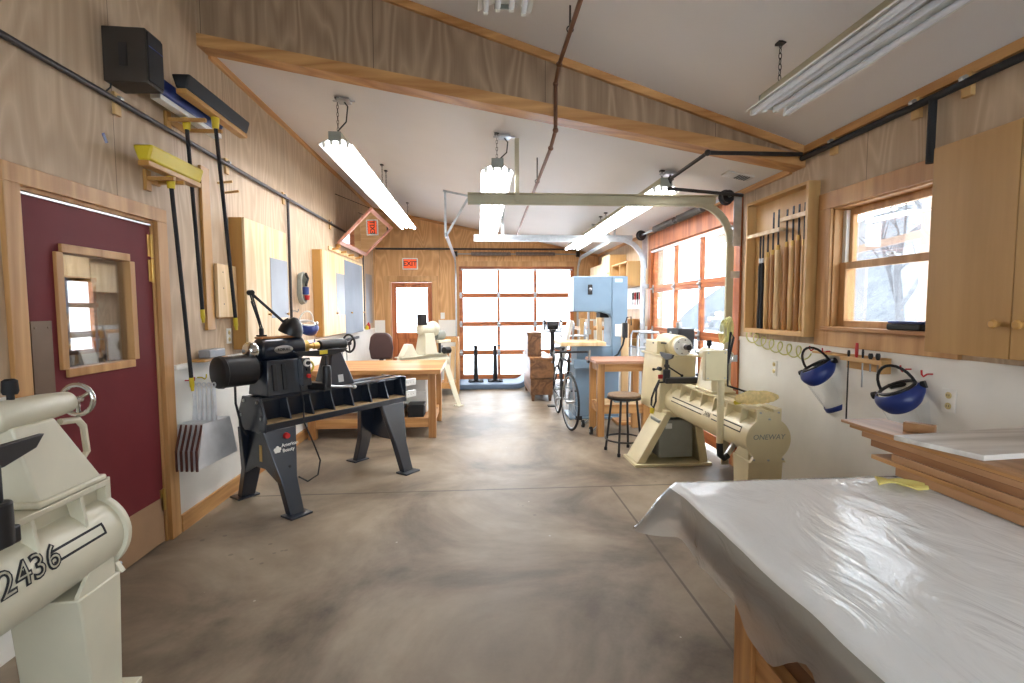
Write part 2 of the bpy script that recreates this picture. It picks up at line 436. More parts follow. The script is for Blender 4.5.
def skew(m, x0, x1, lo, hi, ya, yb):
    """slab between two heights, its near and far faces following ya(x) and yb(x)"""
    vs_ = [(x, y(x), h(x)) for h in (lo, hi) for y in (ya, yb) for x in (x0, x1)]
    return m.add(vs_, [(0, 2, 3, 1), (4, 5, 7, 6), (0, 1, 5, 4), (2, 6, 7, 3), (0, 4, 6, 2), (1, 3, 7, 5)])
m = skew(MB(), XL-.14, XR+.16, zf, lambda x: zf(x)+.12, lambda x: yh(x)+.05, lambda x: YF+.16)
struct(m.build('ceiling', CEIL, origin=(0, 0, 0), smooth=False))
m = skew(MB(), XL-.14, XR+.16, zn, lambda x: zn(x)+.12, lambda x: YN-.14, lambda x: yh(x)+.10)
struct(m.build('ceiling', CEIL, origin=(0, 0, 0), smooth=False))
# header: tall plywood wedge between the two ceilings with fir edging
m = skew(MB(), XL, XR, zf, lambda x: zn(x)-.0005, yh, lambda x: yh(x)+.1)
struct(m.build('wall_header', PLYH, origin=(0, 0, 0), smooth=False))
m = skew(MB(), XL, XR, lambda x: zf(x)-.035, lambda x: zf(x)+.05, lambda x: yh(x)-.022, lambda x: yh(x)+.125); struct(m.build('trim_1', FIRX, smooth=False))
m = skew(MB(), XL, XR, lambda x: zn(x)-.055, lambda x: zn(x)-.0005, lambda x: yh(x)-.03, lambda x: yh(x)-.0005); struct(m.build('trim_2', FIRX, smooth=False))
def strip(name, x0, x1, zfn, dz0, dz1, y0, y1, mt):
    m = skew(MB(), x0, x1, lambda x: zfn(x)+dz0, lambda x: zfn(x)+dz1, lambda x: y0, lambda x: y1)
    return struct(m.build(name, mt, smooth=False))
def ytrim(name, x0, x1, z0, z1, y0, y1, mt=None):
    m = MB(); m.box(x0, x1, y0, y1, z0, z1); return struct(m.build(name, mt or FIR, smooth=False))
ytrim('trim_3', XL, XL+.022, zf(XL)-.055, zf(XL)-.004, YB+.01, YF)
ytrim('trim_4', XR-.022, XR, zf(XR)-.045, zf(XR), YH+.13, YF)
ytrim('trim_5', XR-.022, XR, zn(XR)-.05, zn(XR), YN, YH-.03)
strip('trim_6', XL+.022, XR-.022, zf, -.05, -.001, YF-.02, YF, FIRX)
ytrim('baseboard_left', XL+.004, XL+.024, 0, .11, 3.34, YF)
ytrim('baseboard_right', XR-.024, XR-.004, 0, .11, YN, GY0-.05)
ytrim('trim_7', XL+.004, XL+.03, 1.07, 1.10, 3.34, 9.6, WHITE)     # ledge on the white board
ytrim('trim_8', XR-.012, XR-.004, 1.165, 1.20, YN, GY0-.1, WHITE)

# ------------------------------------------------------------------ room next door, seen through the pane in door_1
m = MB(); m.box(-5.1, -5.0, 3.0, 5.95, 0, 3.0).box(-5.1, -5.0, 6.95, 9.0, 0, 3.0).box(-5.1, -5.0, 5.95, 6.95, 1.86, 3.0).box(-5.1, -5.0, 5.95, 6.95, 0, .9)
struct(m.build('wall_annex', PLY, smooth=False))
m = MB(); m.box(-5.1, XL-.14, 8.9, 9.0, 0, 3.0).box(-5.1, XL-.14, 1.5, 1.6, 0, 3.0).box(-5.1, -5.0, 1.6, 3.0, 0, 3.0); struct(m.build('wall_annex', PLYX, smooth=False))
m = MB(); m.box(-5.1, XL-.14, 1.5, 9.0, 3.0, 3.1); struct(m.build('ceiling_annex', CEIL, smooth=False))
m = MB()
for z0, z1 in ((.9, .96), (1.11, 1.19), (1.49, 1.55), (1.82, 1.88)): m.box(-5.06, -4.999, 5.93, 6.97, z0, z1)
for y0, y1 in ((5.93, 5.99), (6.43, 6.50), (6.90, 6.97)): m.box(-5.055, -5.005, y0, y1, .9, 1.88)
wa = struct(m.build('window_2', RED, smooth=False))
m = MB(); m.box(-5.035, -5.03, 5.95, 6.95, .92, 1.86); m.build('pane', PANE, wa)

# ------------------------------------------------------------------ door_1: maroon door in the left wall
m = MB()
m.box(XL-.14, XL, LW0-.002, LW0+.03, 0, LWZ-.03).box(XL-.14, XL, LW1-.03, LW1+.002, 0, LWZ-.03).box(XL-.14, XL, LW0-.002, LW1+.002, LWZ-.03, LWZ+.002)
m.box(XL, XL+.024, LW0-.07, LW0+.012, 0, LWZ-.012).box(XL, XL+.024, LW1-.012, LW1+.085, 0, LWZ-.012).box(XL, XL+.024, LW0-.07, LW1+.085, LWZ-.012, LWZ+.07)
df = struct(m.build('trim_9', FIRZ, bevel=.003))
D0, D1, DXa, DXb = LW0+.035, LW1-.035, XL-.055, XL-.01
PY0, PY1, PZ0, PZ1 = 2.53, 3.00, 1.17, 1.74
d1 = thing('door_1', 'maroon painted door with square glass pane in left plywood wall', 'door', (XL-.03, D0, 0))
del d1['label'], d1['category']; struct(d1)
m = MB(); m.box(DXa, DXb, D0, PY0, .01, LWZ-.035).box(DXa, DXb, PY1, D1, .01, LWZ-.035).box(DXa, DXb, PY0, PY1, .01, PZ0).box(DXa, DXb, PY0, PY1, PZ1, LWZ-.035)
m.build('door_leaf', MAROON, d1, smooth=False)
m = MB()
for a in ((PY0-.035, PY0+.006, PZ0+.006, PZ1-.006), (PY1-.006, PY1+.035, PZ0+.006, PZ1-.006), (PY0, PY1, PZ0-.035, PZ0+.006), (PY0, PY1, PZ1-.006, PZ1+.035)):
    m.box(DXa-.01, DXb+.016, *a)
m.build('pane_frame', FIRZ, d1, bevel=.003)
m = MB(); m.box(XL-.035, XL-.03, PY0, PY1, PZ0, PZ1); m.build('pane', PANE, d1)
m = MB(); m.box(DXb, DXb+.004, D0+.01, D1-.01, .012, .29); o = m.build('kick_plate', TANP, d1, bevel=.001); o['label'] = 'tan kick plate'
m = MB(); m.box(DXb, DXb+.005, D0+.015, D0+.125, 1.0, 1.41)
for z in (1.03, 1.38):
    for y in (D0+.035, D0+.105): m.cyl((DXb+.005, y, z), (DXb+.0075, y, z), .006, n=10)
o = m.build('push_plate', BROWNM, d1, bevel=.001); o['label'] = 'bronze push plate'
m = MB(); m.box(DXb, DXb+.01, D0, D1, LWZ-.045, LWZ-.035); m.build('weather_strip', STEEL, d1)
for z in (1.63, 1.78, .21):
    m = MB(); m.box(DXb, DXb+.004, D1-.03, D1+.004, z, z+.13).cyl((DXb+.008, D1-.001, z-.004), (DXb+.008, D1-.001, z+.134), .009, n=12)
    m.build('hinge', BRASS, d1)

# ------------------------------------------------------------------ door_2: exit door in the far wall
m = MB()
m.box(DX0-.09, DX0+.012, YF-.024, YF, 0, DZ-.012).box(DX1-.012, DX1+.09, YF-.024, YF, 0, DZ-.012).box(DX0-.09, DX1+.09, YF-.024, YF, DZ-.012, DZ+.09)
m.box(DX0-.002, DX0+.03, YF, YF+.16, 0, DZ-.03).box(DX1-.03, DX1+.002, YF, YF+.16, 0, DZ-.03).box(DX0-.002, DX1+.002, YF, YF+.16, DZ-.03, DZ+.002)
struct(m.build('trim_10', FIRZ, bevel=.003))
d2 = bpy.data.objects.new('door_2', None); COL.objects.link(d2); d2.location = (DX0, YF+.05, 0); struct(d2)
a, b = DX0+.035, DX1-.035
m = MB(); m.box(a, a+.085, YF+.03, YF+.075, .01, DZ-.035).box(b-.085, b, YF+.03, YF+.075, .01, DZ-.035)
m.box(a+.085, b-.085, YF+.032, YF+.073, DZ-.13, DZ-.035).box(a+.085, b-.085, YF+.032, YF+.073, .88, 1.0).box(a+.085, b-.085, YF+.032, YF+.073, .01, .22).box(a+.08, b-.08, YF+.05, YF+.06, .2, .9)
m.box(a+.15, b-.15, YF+.038, YF+.05, .29, .81)
m.build('door_leaf', REDZ, d2, bevel=.004)
m = MB(); m.box(a+.08, b-.08, YF+.05, YF+.055, .99, DZ-.12); m.build('pane', PANE, d2)
m = MB(); m.cyl((b-.04, YF+.03, .97), (b-.04, YF-.01, .97), .012).sphere((b-.04, YF-.025, .97), .026); m.build('knob', BRASS, d2)

# ------------------------------------------------------------------ garage doors (door_3 far, door_4 right)
def garage(name, W, xf):
    """glazed sectional door; xf maps (along, depth into room, z) to the room"""
    r = bpy.data.objects.new(name, None); COL.objects.link(r); r.location = xf(0, 0, 0); struct(r)
    def bx(m, a0, a1, d0, d1, z0, z1):
        p, q = xf(a0, d0, z0), xf(a1, d1, z1)
        m.box(min(p[0], q[0]), max(p[0], q[0]), min(p[1], q[1]), max(p[1], q[1]), z0, z1)
    st = .085
    for i in range(4):
        z0 = .05+i*.5535; z1 = z0+.5533
        m = MB(); n = 3; pw = (W-2*st-2*.055)/3
        bx(m, 0, st, -.02, .025, z0, z1); bx(m, W-st, W, -.02, .025, z0, z1)
        lo = .12 if i == 0 else .045; hi = .06 if i == 3 else .045
        bx(m, st, W-st, -.019, .024, z0, z0+lo); bx(m, st, W-st, -.019, .024, z1-hi, z1)
        for k in (1, 2):
            a0 = st+k*pw+(k-1)*.055; bx(m, a0, a0+.055, -.018, .023, z0+lo, z1-hi)
        s = m.build('door_section', REDX if xf(1, 0, 0)[0] != xf(0, 0, 0)[0] else RED, r, bevel=.004)
        for k in range(3):
            g = MB(); a0 = st+k*(pw+.055); bx(g, a0-.005, a0+pw+.005, -.004, .002, z0+lo-.005, z1-hi+.005); g.build('pane', PANE, s)
        if i:
            for a in (.04, st+pw+.0275, st+2*pw+.0825, W-.04):
                h = MB(); bx(h, a-.022, a+.022, .025, .032, z0-.055, z0+.055)
                p, q = xf(a-.03, .04, z0), xf(a+.03, .04, z0); h.cyl(p, q, .014, n=10)
                h.build('hinge', GALV, r)
    m = MB(); bx(m, .05, W-.05, .026, .06, 2.19, 2.215); m.build('top_strut', GALV, r)
    return r
garage('door_3', FX1-FX0, lambda a, d, z: (FX0+a, YF+.03-d, z))
garage('door_4', GY1-GY0, lambda a, d, z: (XR+.03-d, GY0+a, z))
# casings
m = MB(); m.box(FX0-.06, FX0+.012, YF-.02, YF-.0005, 0, GZ).box(FX1-.012, FX1+.06, YF-.02, YF-.0005, 0, GZ).box(FX0-.06, FX1+.06, YF-.02, YF-.0005, GZ, GZ+.1); struct(m.build('trim_11', FIRZ, bevel=.003))
m = MB(); m.box(XR-.02, XR-.0005, GY0-.1, GY0+.012, 0, GZ-.02).box(XR-.02, XR-.0005, GY1-.012, GY1+.1, 0, GZ-.02).box(XR-.02, XR-.0005, GY0-.1, GY1+.1, GZ-.02, 2.44); struct(m.build('trim_12', REDZ, bevel=.003))

# ------------------------------------------------------------------ window_1 in the right wall
w1 = bpy.data.objects.new('window_1', None); COL.objects.link(w1); w1.location = (XR, 2.74, WZ0); struct(w1)
m = MB(); m.box(XR-.022, XR-.0005, WY0-.09, WY0+.01, WZ0+.005, WZ1-.01).box(XR-.022, XR-.0005, WY1-.01, WY1+.11, WZ0+.005, WZ1-.01)
m.box(XR-.022, XR-.0005, WY0-.09, WY1+.11, WZ1-.01, WZ1+.1).box(XR-.024, XR-.0005, WY0-.09, WY1+.11, WZ0-.1, WZ0+.005)
m.box(XR, XR+.16, WY0-.002, WY0+.02, WZ0+.02, WZ1-.02).box(XR, XR+.16, WY1-.02, WY1+.002, WZ0+.02, WZ1-.02).box(XR, XR+.16, WY0-.002, WY1+.002, WZ0-.002, WZ0+.02).box(XR, XR+.16, WY0-.002, WY1+.002, WZ1-.02, WZ1+.002)
m.build('window_casing', FIRZ, w1, bevel=.003)
m = MB(); m.box(XR-.05, XR+.05, WY0-.02, WY1+.02, WZ0+.005, WZ0+.03); m.build('window_sill', FIR, w1, bevel=.004)
def sash(z0, z1, x):
    m = MB(); y0, y1 = WY0+.02, WY1-.02
    m.box(x, x+.035, y0, y0+.055, z0, z1).box(x, x+.035, y1-.055, y1, z0, z1).box(x+.001, x+.034, y0+.055, y1-.055, z0, z0+.045).box(x+.001, x+.034, y0+.055, y1-.055, z1-.045, z1)
    s = m.build('window_sash', FIRZ, w1, bevel=.003)
    m = MB(); m.box(x+.015, x+.02, y0+.05, y1-.05, z0+.04, z1-.04); m.build('pane', PANE, s)
sash(1.71, 2.10, XR+.085); sash(1.325, 1.75, XR+.045)
m = MB(); m.box(XR+.025, XR+.06, 2.72, 2.78, 1.75, 1.762).cyl((XR+.035, 2.75, 1.76), (XR+.035, 2.75, 1.775), .012).box(XR+.025, XR+.04, 2.74, 2.79, 1.77, 1.778); m.build('sash_lock', STEEL, w1)
m = MB(); m.box(XR+.06, XR+.085, WY1-.05, WY1-.02, 1.75, 2.09).box(XR+.06, XR+.085, WY0+.02, WY0+.05, 1.75, 2.09); m.build('sash_track', PLATEW, w1)

# ------------------------------------------------------------------ outdoors
m = MB(); m.box(-30, 40, -25, 60, -.3, -.14); struct(m.build('ground', SNOW, origin=(0, 0, 0), smooth=False))

from mathutils import noise as NZ
HILL, nt, b = newmat('wooded_snowy_slope')
n = nd(nt, 'ShaderNodeTexNoise', Scale=1.6, Detail=8.0, Roughness=.7, Distortion=1.5); nt.links.new(coords(nt, (1, 1, .6)), n.inputs['Vector'])
nt.links.new(ramp(nt, n.outputs['Fac'], (.35, lin((92, 94, 97))), (.65, lin((126, 128, 130)))), b.inputs['Base Color']); b.inputs['Roughness'].default_value = 1.0; b.inputs['Specular IOR Level'].default_value = 0
m = MB(); m.grid(lambda i, j: V(16+18*i, -20+60*j, -.16+9.5*(i**.7)+.8*NZ.noise(V(i*6, j*14, 0))*i), 30, 60)
struct(m.build('hillside', HILL, origin=(0, 0, 0)))

# ------------------------------------------------------------------ light and camera
w = bpy.data.worlds.new('overcast_sky'); SC.world = w; w.use_nodes = True
nt = w.node_tree; bg = nt.nodes['Background']
bg.inputs['Color'].default_value = (.80, .90, 1.0, 1); bg.inputs['Strength'].default_value = 8.2
def portal(loc, rot, sx, sy):
    l = bpy.data.lights.new('sky_portal', 'AREA'); l.shape = 'RECTANGLE'; l.size = sx; l.size_y = sy; l.cycles.is_portal = True
    o = bpy.data.objects.new('sky_portal', l); COL.objects.link(o); o.location = loc; o.rotation_euler = rot
portal(((FX0+FX1)/2, YF+.17, 1.15), (-PI/2, 0, 0), FX1-FX0, 2.3)
portal(((DX0+DX1)/2, YF+.17, 1.4), (-PI/2, 0, 0), .8, 1.1)
portal((XR+.17, (GY0+GY1)/2, 1.15), (0, PI/2, 0), 2.3, GY1-GY0)
portal((XR+.17, (WY0+WY1)/2, 1.71), (0, PI/2, 0), .84, .78)
portal(((NX0+NX1)/2, YN-.15, 1.5), (PI/2, 0, 0), NX1-NX0, NZ1-NZ0)

cam = bpy.data.cameras.new('camera'); co = bpy.data.objects.new('camera', cam); COL.objects.link(co)
cam.sensor_width = 36; cam.lens = 500/1024*36; cam.clip_start = .05; cam.clip_end = 200
p, y, r = -.06653761, .06735112, -.00410259
fwd = V(math.sin(y)*math.cos(p), math.cos(y)*math.cos(p), math.sin(p)); rt = V(math.cos(y), -math.sin(y), 0); up = rt.cross(fwd)
r2 = rt*math.cos(r) + up*math.sin(r); u2 = up*math.cos(r) - rt*math.sin(r)
co.matrix_world = Matrix(((r2.x, u2.x, -fwd.x, 0), (r2.y, u2.y, -fwd.y, 0), (r2.z, u2.z, -fwd.z, 1.46), (0, 0, 0, 1)))
SC.camera = co
vs = SC.view_settings; vs.view_transform = 'Standard'; vs.look = 'None'; vs.exposure = .55; vs.gamma = 1.0; vs.use_curve_mapping = False

# ------------------------------------------------------------------ fluorescent fixtures
FL = 2.12
def make_fixture(lit, label, loc, hang, group):
    t = thing('fluorescent_light', label, 'ceiling light', loc, 0, group)
    m = MB(); m.prism([(-.055, 0), (.055, 0), (.045, .06), (-.045, .06)], (0, 0, 0), (1, 0, 0), (0, 0, 1), (0, FL, 0)); m.build('housing', TRACK, t, local=True, bevel=.003)
    m = MB()
    for s in (-1, 1):
        m.prism([(s*.05, .0), (s*.135, -.045), (s*.137, -.038), (s*.05, .008)], (0, .01, 0), (1, 0, 0), (0, 0, 1), (0, FL-.02, 0))
    m.box(-.05, .05, .012, FL-.012, -.004, -.0005); m.build('reflector', ENAMEL, t, local=True)
    for y in (-.012, FL):
        m = MB(); m.box(-.05, .05, y, y+.012, -.02, .055); m.build('end_cap', GREYBOX, t, local=True, bevel=.003)
    for x in (-.095, -.034, .034, .095):
        m = MB(); z = -.045 if abs(x) > .05 else -.028
        m.cyl((x, .03, z), (x, FL-.03, z), .0145, n=12); lt = m.build('lamp_tube', TUBE_ON if lit else TUBE_OFF, t, local=True)
        for y in (.012, FL-.03):
            m = MB(); m.box(x-.012, x+.012, y, y+.02, z-.016, z+.03); m.build('lamp_holder', ENAMEL, lt, local=True)
    for y, nm in ((.1, 'hanging_chain'), (FL-.1, 'hanging_chain')):
        m = MB(); k = max(3, int((hang-.06)/.028))
        for i in range(k):
            z = .06+(hang-.06)*(i+.5)/k; h = (hang-.06)/k*.62; w = .008
            a = (lambda c, s_: (c, y, s_)) if i % 2 else (lambda c, s_: (0, y+c, s_))
            m.tube([a(w*math.cos(q), z+h*math.sin(q)) for q in [2*PI*j/8 for j in range(8)]], .0022, 5, True)
        m.box(-.02, .02, y-.02, y+.02, hang-.012, hang); m.build(nm, DARKM, t, local=True)
    return t
for nm, x, z, lab in (('left', -1.14, 2.83, 'row by left plywood wall'), ('centre', .17, 2.64, 'row in middle of low ceiling'), ('right', 1.6, 2.5, 'row nearest right glazed door')):
    for y, side in ((4.22, 'near'), (6.40, 'far')):
        hz = zf(x)-z
        make_fixture(True, 'lit %s tube light, %s' % (side, lab), (x, y, z), hz, 'tube lights under the low ceiling')
f7 = make_fixture(False, 'tube light in the middle of the high near ceiling, cut by top edge', (.145, .50, 2.985), zn(.145)-2.985, 'tube lights under the high ceiling')
f8 = make_fixture(False, 'switched off tube light hanging under the high ceiling by right wall', (1.62, .64, 2.58), zn(1.62)-2.58, 'tube lights under the high ceiling')
# power whips over the lit rows: small junction box and loop of cable
for x, z, lab in ((-1.14, 2.83, 'left'), (.17, 2.64, 'middle'), (1.6, 2.5, 'right')):
    t = thing('junction_box', 'small metal junction box with cable loop above near end of %s light row' % lab, 'electrical box', (x+.06, 4.3, zf(x+.06)))
    h = zf(x)-z
    m = MB(); m.box(-.05, .05, -.05, .05, -.035, -.015).box(-.09, .09, -.012, .012, -.03, -.022); m.build('box', STEEL, t, local=True, bevel=.003)
    m = MB(); m.tube([(0, 0, -.03), (.03, -.01, -.07), (.02, -.03, -h*.55), (-.04, -.04, -h*.75), (-.06, -.04, -h+.06)], .006, 6); m.build('cable', DARKM, t, local=True)

# ------------------------------------------------------------------ conduits and pipes
def conduit(label, paths, r, mt, clamps=(), cm=None, name='conduit', cat='pipe'):
    t = thing(name, label, cat, paths[0][0])
    for p in paths:
        m = MB(); m.tube(p, r, 10)
        for q in p[1:-1]: m.sphere(q, r*1.5, 10, 8)
        m.build('pipe', mt, t)
    for c, ax in clamps:
        c = Vector(c); m = MB()
        if ax == 'L': m.box(c.x-.0295, c.x-.012, c.y-.025, c.y+.025, c.z-.07, c.z+.05)
        elif ax == 'R': m.box(c.x+.012, c.x+.039, c.y-.025, c.y+.025, c.z-.06, c.z+.05)
        else: m.box(c.x-.02, c.x+.02, c.y+.012, c.y+.03, c.z-.03, c.z+.03)
        b = m.build('clamp_block', MAPLE, t, bevel=.003)
        m = MB(); m.tube([(c.x, c.y-.012, c.z+r+.003), (c.x, c.y+.012, c.z+r+.003)], r*.9, 8); m.build('clamp', GALV, b)
    return t
cx = XL+.03
conduit('dark conduit running the length of left plywood wall above door', [[(cx, -2.9, 2.59), (cx, 9.64, 2.59)]], .0155, CONDUIT,
        [((cx, y, 2.59), 'L') for y in (1.6, 2.95, 4.15, 5.3, 6.9)])
conduit('thin dark conduit dropping beside first maple cabinet and its grey sheet', [[(cx, 5.36, 2.57), (cx, 5.36, 1.36)]], .014, CONDUIT)
conduit('thin dark conduit dropping beside large dark board near far corner', [[(cx, 8.72, 2.57), (cx, 8.72, 1.12)]], .013, CONDUIT)
conduit('dark conduit crossing the far wall above EXIT sign and glazed door', [[(XL+.05, YF-.03, 2.59), (2.3, YF-.03, 2.59)]], .017, CONDUIT)
px_ = XR-.04
conduit('black pipe under ceiling trim of right wall with branch down to cabinet', [[(px_, -2.8, 2.515), (px_, YH-.04, 2.515)], [(px_, 2.46, 2.51), (px_, 2.46, 2.19)]], .019, RUBBER,
        [((px_, y, 2.515), 'R') for y in (3.2, 2.58, 2.3, 1.4)])
conduit('dark conduit bending from header to right light row', [[(px_, YH-.035, 2.545), (1.62, YH-.035, 2.545), (1.63, 4.2, 2.545), (1.63, 4.23, 2.47), (2.28, 4.23, 2.42)]], .015, DARKM)
conduit('brown conduit crossing both ceilings and hooking around the plywood header', [[(.56, -2.5, 3.1), (.56, 3.46, 3.1), (.56, yh(.56)-.04, 3.04), (.56, yh(.56)-.04, 2.72), (.56, yh(.56)+.2, 2.67), (.56, 7.3, 2.5)]], .014, paint('brown_conduit', (120, 84, 64), .45, .4))
for y, z0, z1, lb in ((3.06, 3.115, zn(.56), 'high ceiling near header'), (4.72, 2.64, zf(.56), 'low ceiling beyond header')):
    m = MB(); m.cyl((.56, y, z0), (.56, y, z1), .006, n=8); m.torus((.56, y, z0-.002), (0, 1, 0), .019, .004, 16, 6)
    tag(m.build('pipe_hanger', DARKM), 'thin rod hanger holding brown conduit from the %s' % lb, 'hanger')
m = MB(); cz = zf(2.12)
m.prism([(0, 0), (.22, -.044), (.22, -.056), (0, -.012)], (2.02, 3.98, zf(2.02)), (1, 0, 0), (0, 0, 1), (0, .12, 0))
t = tag(m.build('ceiling_vent', ENAMEL), 'small white vent in low ceiling by right wall', 'vent')
m = MB()
for i in range(5): m.prism([(.1+.02*i, -.0335-.004*i), (.11+.02*i, -.0355-.004*i), (.11+.02*i, -.039-.004*i), (.1+.02*i, -.037-.004*i)], (2.02, 3.99, zf(2.02)), (1, 0, 0), (0, 0, 1), (0, .1, 0))
m.build('vent_slot', DARKM, t)

# ------------------------------------------------------------------ garage door hardware
def arc(c, r, a0, a1, n=9): return [(c[0]+r*math.cos(a0+(a1-a0)*i/n), c[1]+r*math.sin(a0+(a1-a0)*i/n)) for i in range(n+1)]
def rail(m, pts, wv, prof_h=.06, th=.004, wdt=.025):
    """C-section track: web + two lips swept along pts; wv is the direction the open side faces"""
    wv = Vector(wv).normalized(); P = [Vector(p) for p in pts]
    for a, b in zip(P, P[1:]):
        n = (b-a).normalized().cross(wv)
        m.bar(a, b, prof_h, th, wv)
        for s in (-1, 1): m.bar(a+n*s*prof_h/2+wv*wdt/2, b+n*s*prof_h/2+wv*wdt/2, th, wdt, wv)
TZ = 2.38
def right_track(y, sgn, label, mt, xe):
    t = thing('garage_door_track', label, 'door track', (XR-.1, y, 0))
    m = MB(); c = arc((XR-.1-.34, TZ-.34), .34, 0, PI/2)
    rail(m, [(XR-.1, y, .02), (XR-.1, y, TZ-.34)], (0, sgn, 0)); rail(m, [(p, y, q) for p, q in c], (0, sgn, 0))
    rail(m, [(XR-.44, y, TZ), (xe, y, TZ)], (0, sgn, 0)); m.build('rail', mt, t)
    m = MB(); m.box(xe+.0, XR-.25, y-sgn*.006-.004, y-sgn*.006+.004, TZ-.01, TZ+.06).box(xe, XR-.25, y-sgn*.03-.03, y-sgn*.03+.03, TZ+.05, TZ+.056); m.build('stiffener', mt, t)
    m = MB()
    for z in (.3, 1.0, 1.75): m.box(XR-.1, XR-.021, y-.02, y-.014, z-.03, z+.03)
    m.box(XR-.1, XR-.03, y-sgn*.04-.003, y-sgn*.04+.003, 2.0, 2.46); m.build('bracket', GALV, t)
    m = MB(); hx = .34; m.bar((hx, y-sgn*.02, TZ), (hx, y-sgn*.02, zf(hx)-.002), .04, .035, (1, 0, 0)); m.build('ceiling_hanger', GALV if mt is GALV else TRACK, t)
    return t
right_track(4.36, 1, 'tan horizontal door track crossing the ceiling nearest the camera', TRACK, -.08)
right_track(6.74, -1, 'galvanised horizontal door track behind the tan one', GALV, -.05)
def far_track(x, sgn, label, ye, dx):
    t = thing('garage_door_track', label, 'door track', (x, YF-.08, 0))
    m = MB(); c = arc((YF-.08-.34, TZ+.02-.34), .34, 0, PI/2)
    rail(m, [(x, YF-.08, .02), (x, YF-.08, TZ+.02-.34)], (sgn, 0, 0)); rail(m, [(x, p, q) for p, q in c], (sgn, 0, 0)); rail(m, [(x, YF-.42, TZ+.02), (x, ye, TZ+.06)], (sgn, 0, 0)); m.build('rail', GALV, t)
    m = MB()
    for z in (.3, 1.0, 1.75): m.box(x-.02, x+.02, YF-.08, YF-.001, z-.003, z+.003)
    m.build('bracket', GALV, t)
    m = MB(); m.bar((x, ye+.05, TZ+.05), (x, ye+.05, zf(x)-.002), .03, .004, (0, 1, 0)).bar((x, ye+.05, TZ+.05), (x+dx, ye+.05, zf(x+dx)-.002), .03, .004, (0, 1, 0))
    m.bar((x-.03, ye+.05, zf(x-.03)-.012), (x+dx, ye+.05, zf(x+dx)-.012), .03, .004, (0, 1, 0)); m.build('ceiling_hanger', GALV, t)
far_track(FX0-.06, 1, 'galvanised track beside left edge of far glazed door', 6.85, .33)
far_track(FX1+.06, -1, 'galvanised track beside right edge of far glazed door', 7.0, -.33)
COILM = paint('spring_steel', (120, 118, 118), .4, .7)
def spring(label, p, q, sp):
    p, q = Vector(p), Vector(q); t = thing('torsion_spring', label, 'door spring', p)
    d = (q-p).normalized(); u, w, _ = frame(d)
    m = MB(); m.cyl(p, q, .0127, n=10); m.build('shaft', STEEL, t)
    for a, b in sp:
        n = int((b-a)/.024); pts = []
        for i in range(n*8+1):
            s_ = a+(b-a)*i/(n*8); g = 2*PI*i/8; pts.append(p+d*s_+(u*math.cos(g)+w*math.sin(g))*.034)
        m = MB(); m.tube(pts, .0075, 5); m.build('coil', COILM, t)
    L = (q-p).length
    for e in (.06, L-.06):
        m = MB(); m.lathe([(.03, -.03), (.055, -.03), (.05, -.02), (.05, .02), (.07, .03), (.03, .03)], p+d*e, d, 18); m.build('cable_drum', DARKM, t)
    return t
spring('spring and shaft above far glazed door', (FX0-.1, YF-.1, 2.49), (FX1+.1, YF-.1, 2.49), ((.35, 1.1), (1.2, 1.95)))
spring('spring and shaft above right glazed door', (XR-.13, GY0-.12, 2.44), (XR-.13, GY1+.12, 2.44), ((.55, 1.15), (1.25, 1.9)))

# ------------------------------------------------------------------ right wall: cabinet with turning tools
CY0, CY1, CZ0, CZ1, CXF = 3.335, 4.13, 1.25, 2.325, 2.262
t = thing('tool_cabinet', 'open maple wall case holding long-handled chisels beside window', 'cabinet', (XR, (CY0+CY1)/2, CZ0))
m = MB(); m.box(XR-.012, XR-.001, CY0+.02, CY1-.02, CZ0, CZ1); m.build('back_panel', MAPLE, t)
m = MB(); m.box(CXF, XR-.001, CY0, CY0+.028, CZ0, CZ1); m.build('side_panel', MAPLE, t, bevel=.003)
m = MB(); m.box(CXF, XR-.001, CY1-.02, CY1, CZ0, CZ1); m.build('side_panel', MAPLE, t, bevel=.003)
m = MB(); m.box(CXF, XR-.001, CY0+.028, CY1-.02, CZ1-.022, CZ1); m.build('top_panel', MAPLEY, t, bevel=.002)
m = MB(); m.box(CXF, XR-.001, CY0+.028, CY1-.02, CZ0, CZ0+.035); m.build('bottom_shelf', MAPLEY, t, bevel=.002)
m = MB(); m.box(CXF+.002, CXF+.022, CY0+.028, 3.66, 2.095, 2.125).box(CXF+.022, XR-.012, CY0+.028, CY0+.036, 2.10, 2.12).box(CXF+.022, XR-.012, 3.65, 3.66, 2.10, 2.12); m.build('tool_rail', PINE, t, bevel=.002)
m = MB(); m.box(CXF+.002, CXF+.022, 3.67, CY1-.02, 2.03, 2.06).box(CXF+.022, XR-.012, 3.67, 3.68, 2.035, 2.055).box(CXF+.022, XR-.012, 4.10, 4.11, 2.035, 2.055); m.build('tool_rail', PINE, t, bevel=.002)
def chisel(y, hl, bl, hm, label, rr=.018):
    o = thing('turning_chisel', label, 'chisel', (CXF+.045, y-.02, CZ0+.036), 0, 'turning tools in the wall case')
    m = MB(); m.lathe([(.012, 0), (rr, .01), (rr*1.05, .1), (rr*.8, .25), (rr*.95, hl*.75), (rr, hl-.05), (rr*.7, hl)], (0, 0, 0), (0, 0, 1), 14); m.build('handle', hm, o, local=True)
    m = MB(); m.cyl((0, 0, hl-.02), (0, 0, hl+.03), rr*.75, n=12); m.build('ferrule', BRASS if hm is not RUBBER else STEEL, o, local=True)
    m = MB(); m.cyl((0, 0, hl+.03), (0, 0, hl+bl-.02), .007, n=10).bar((0, 0, hl+bl-.02), (0, 0, hl+bl+.02), .016, .005, (1, 0, 0)); m.build('blade', DARKM, o, local=True)
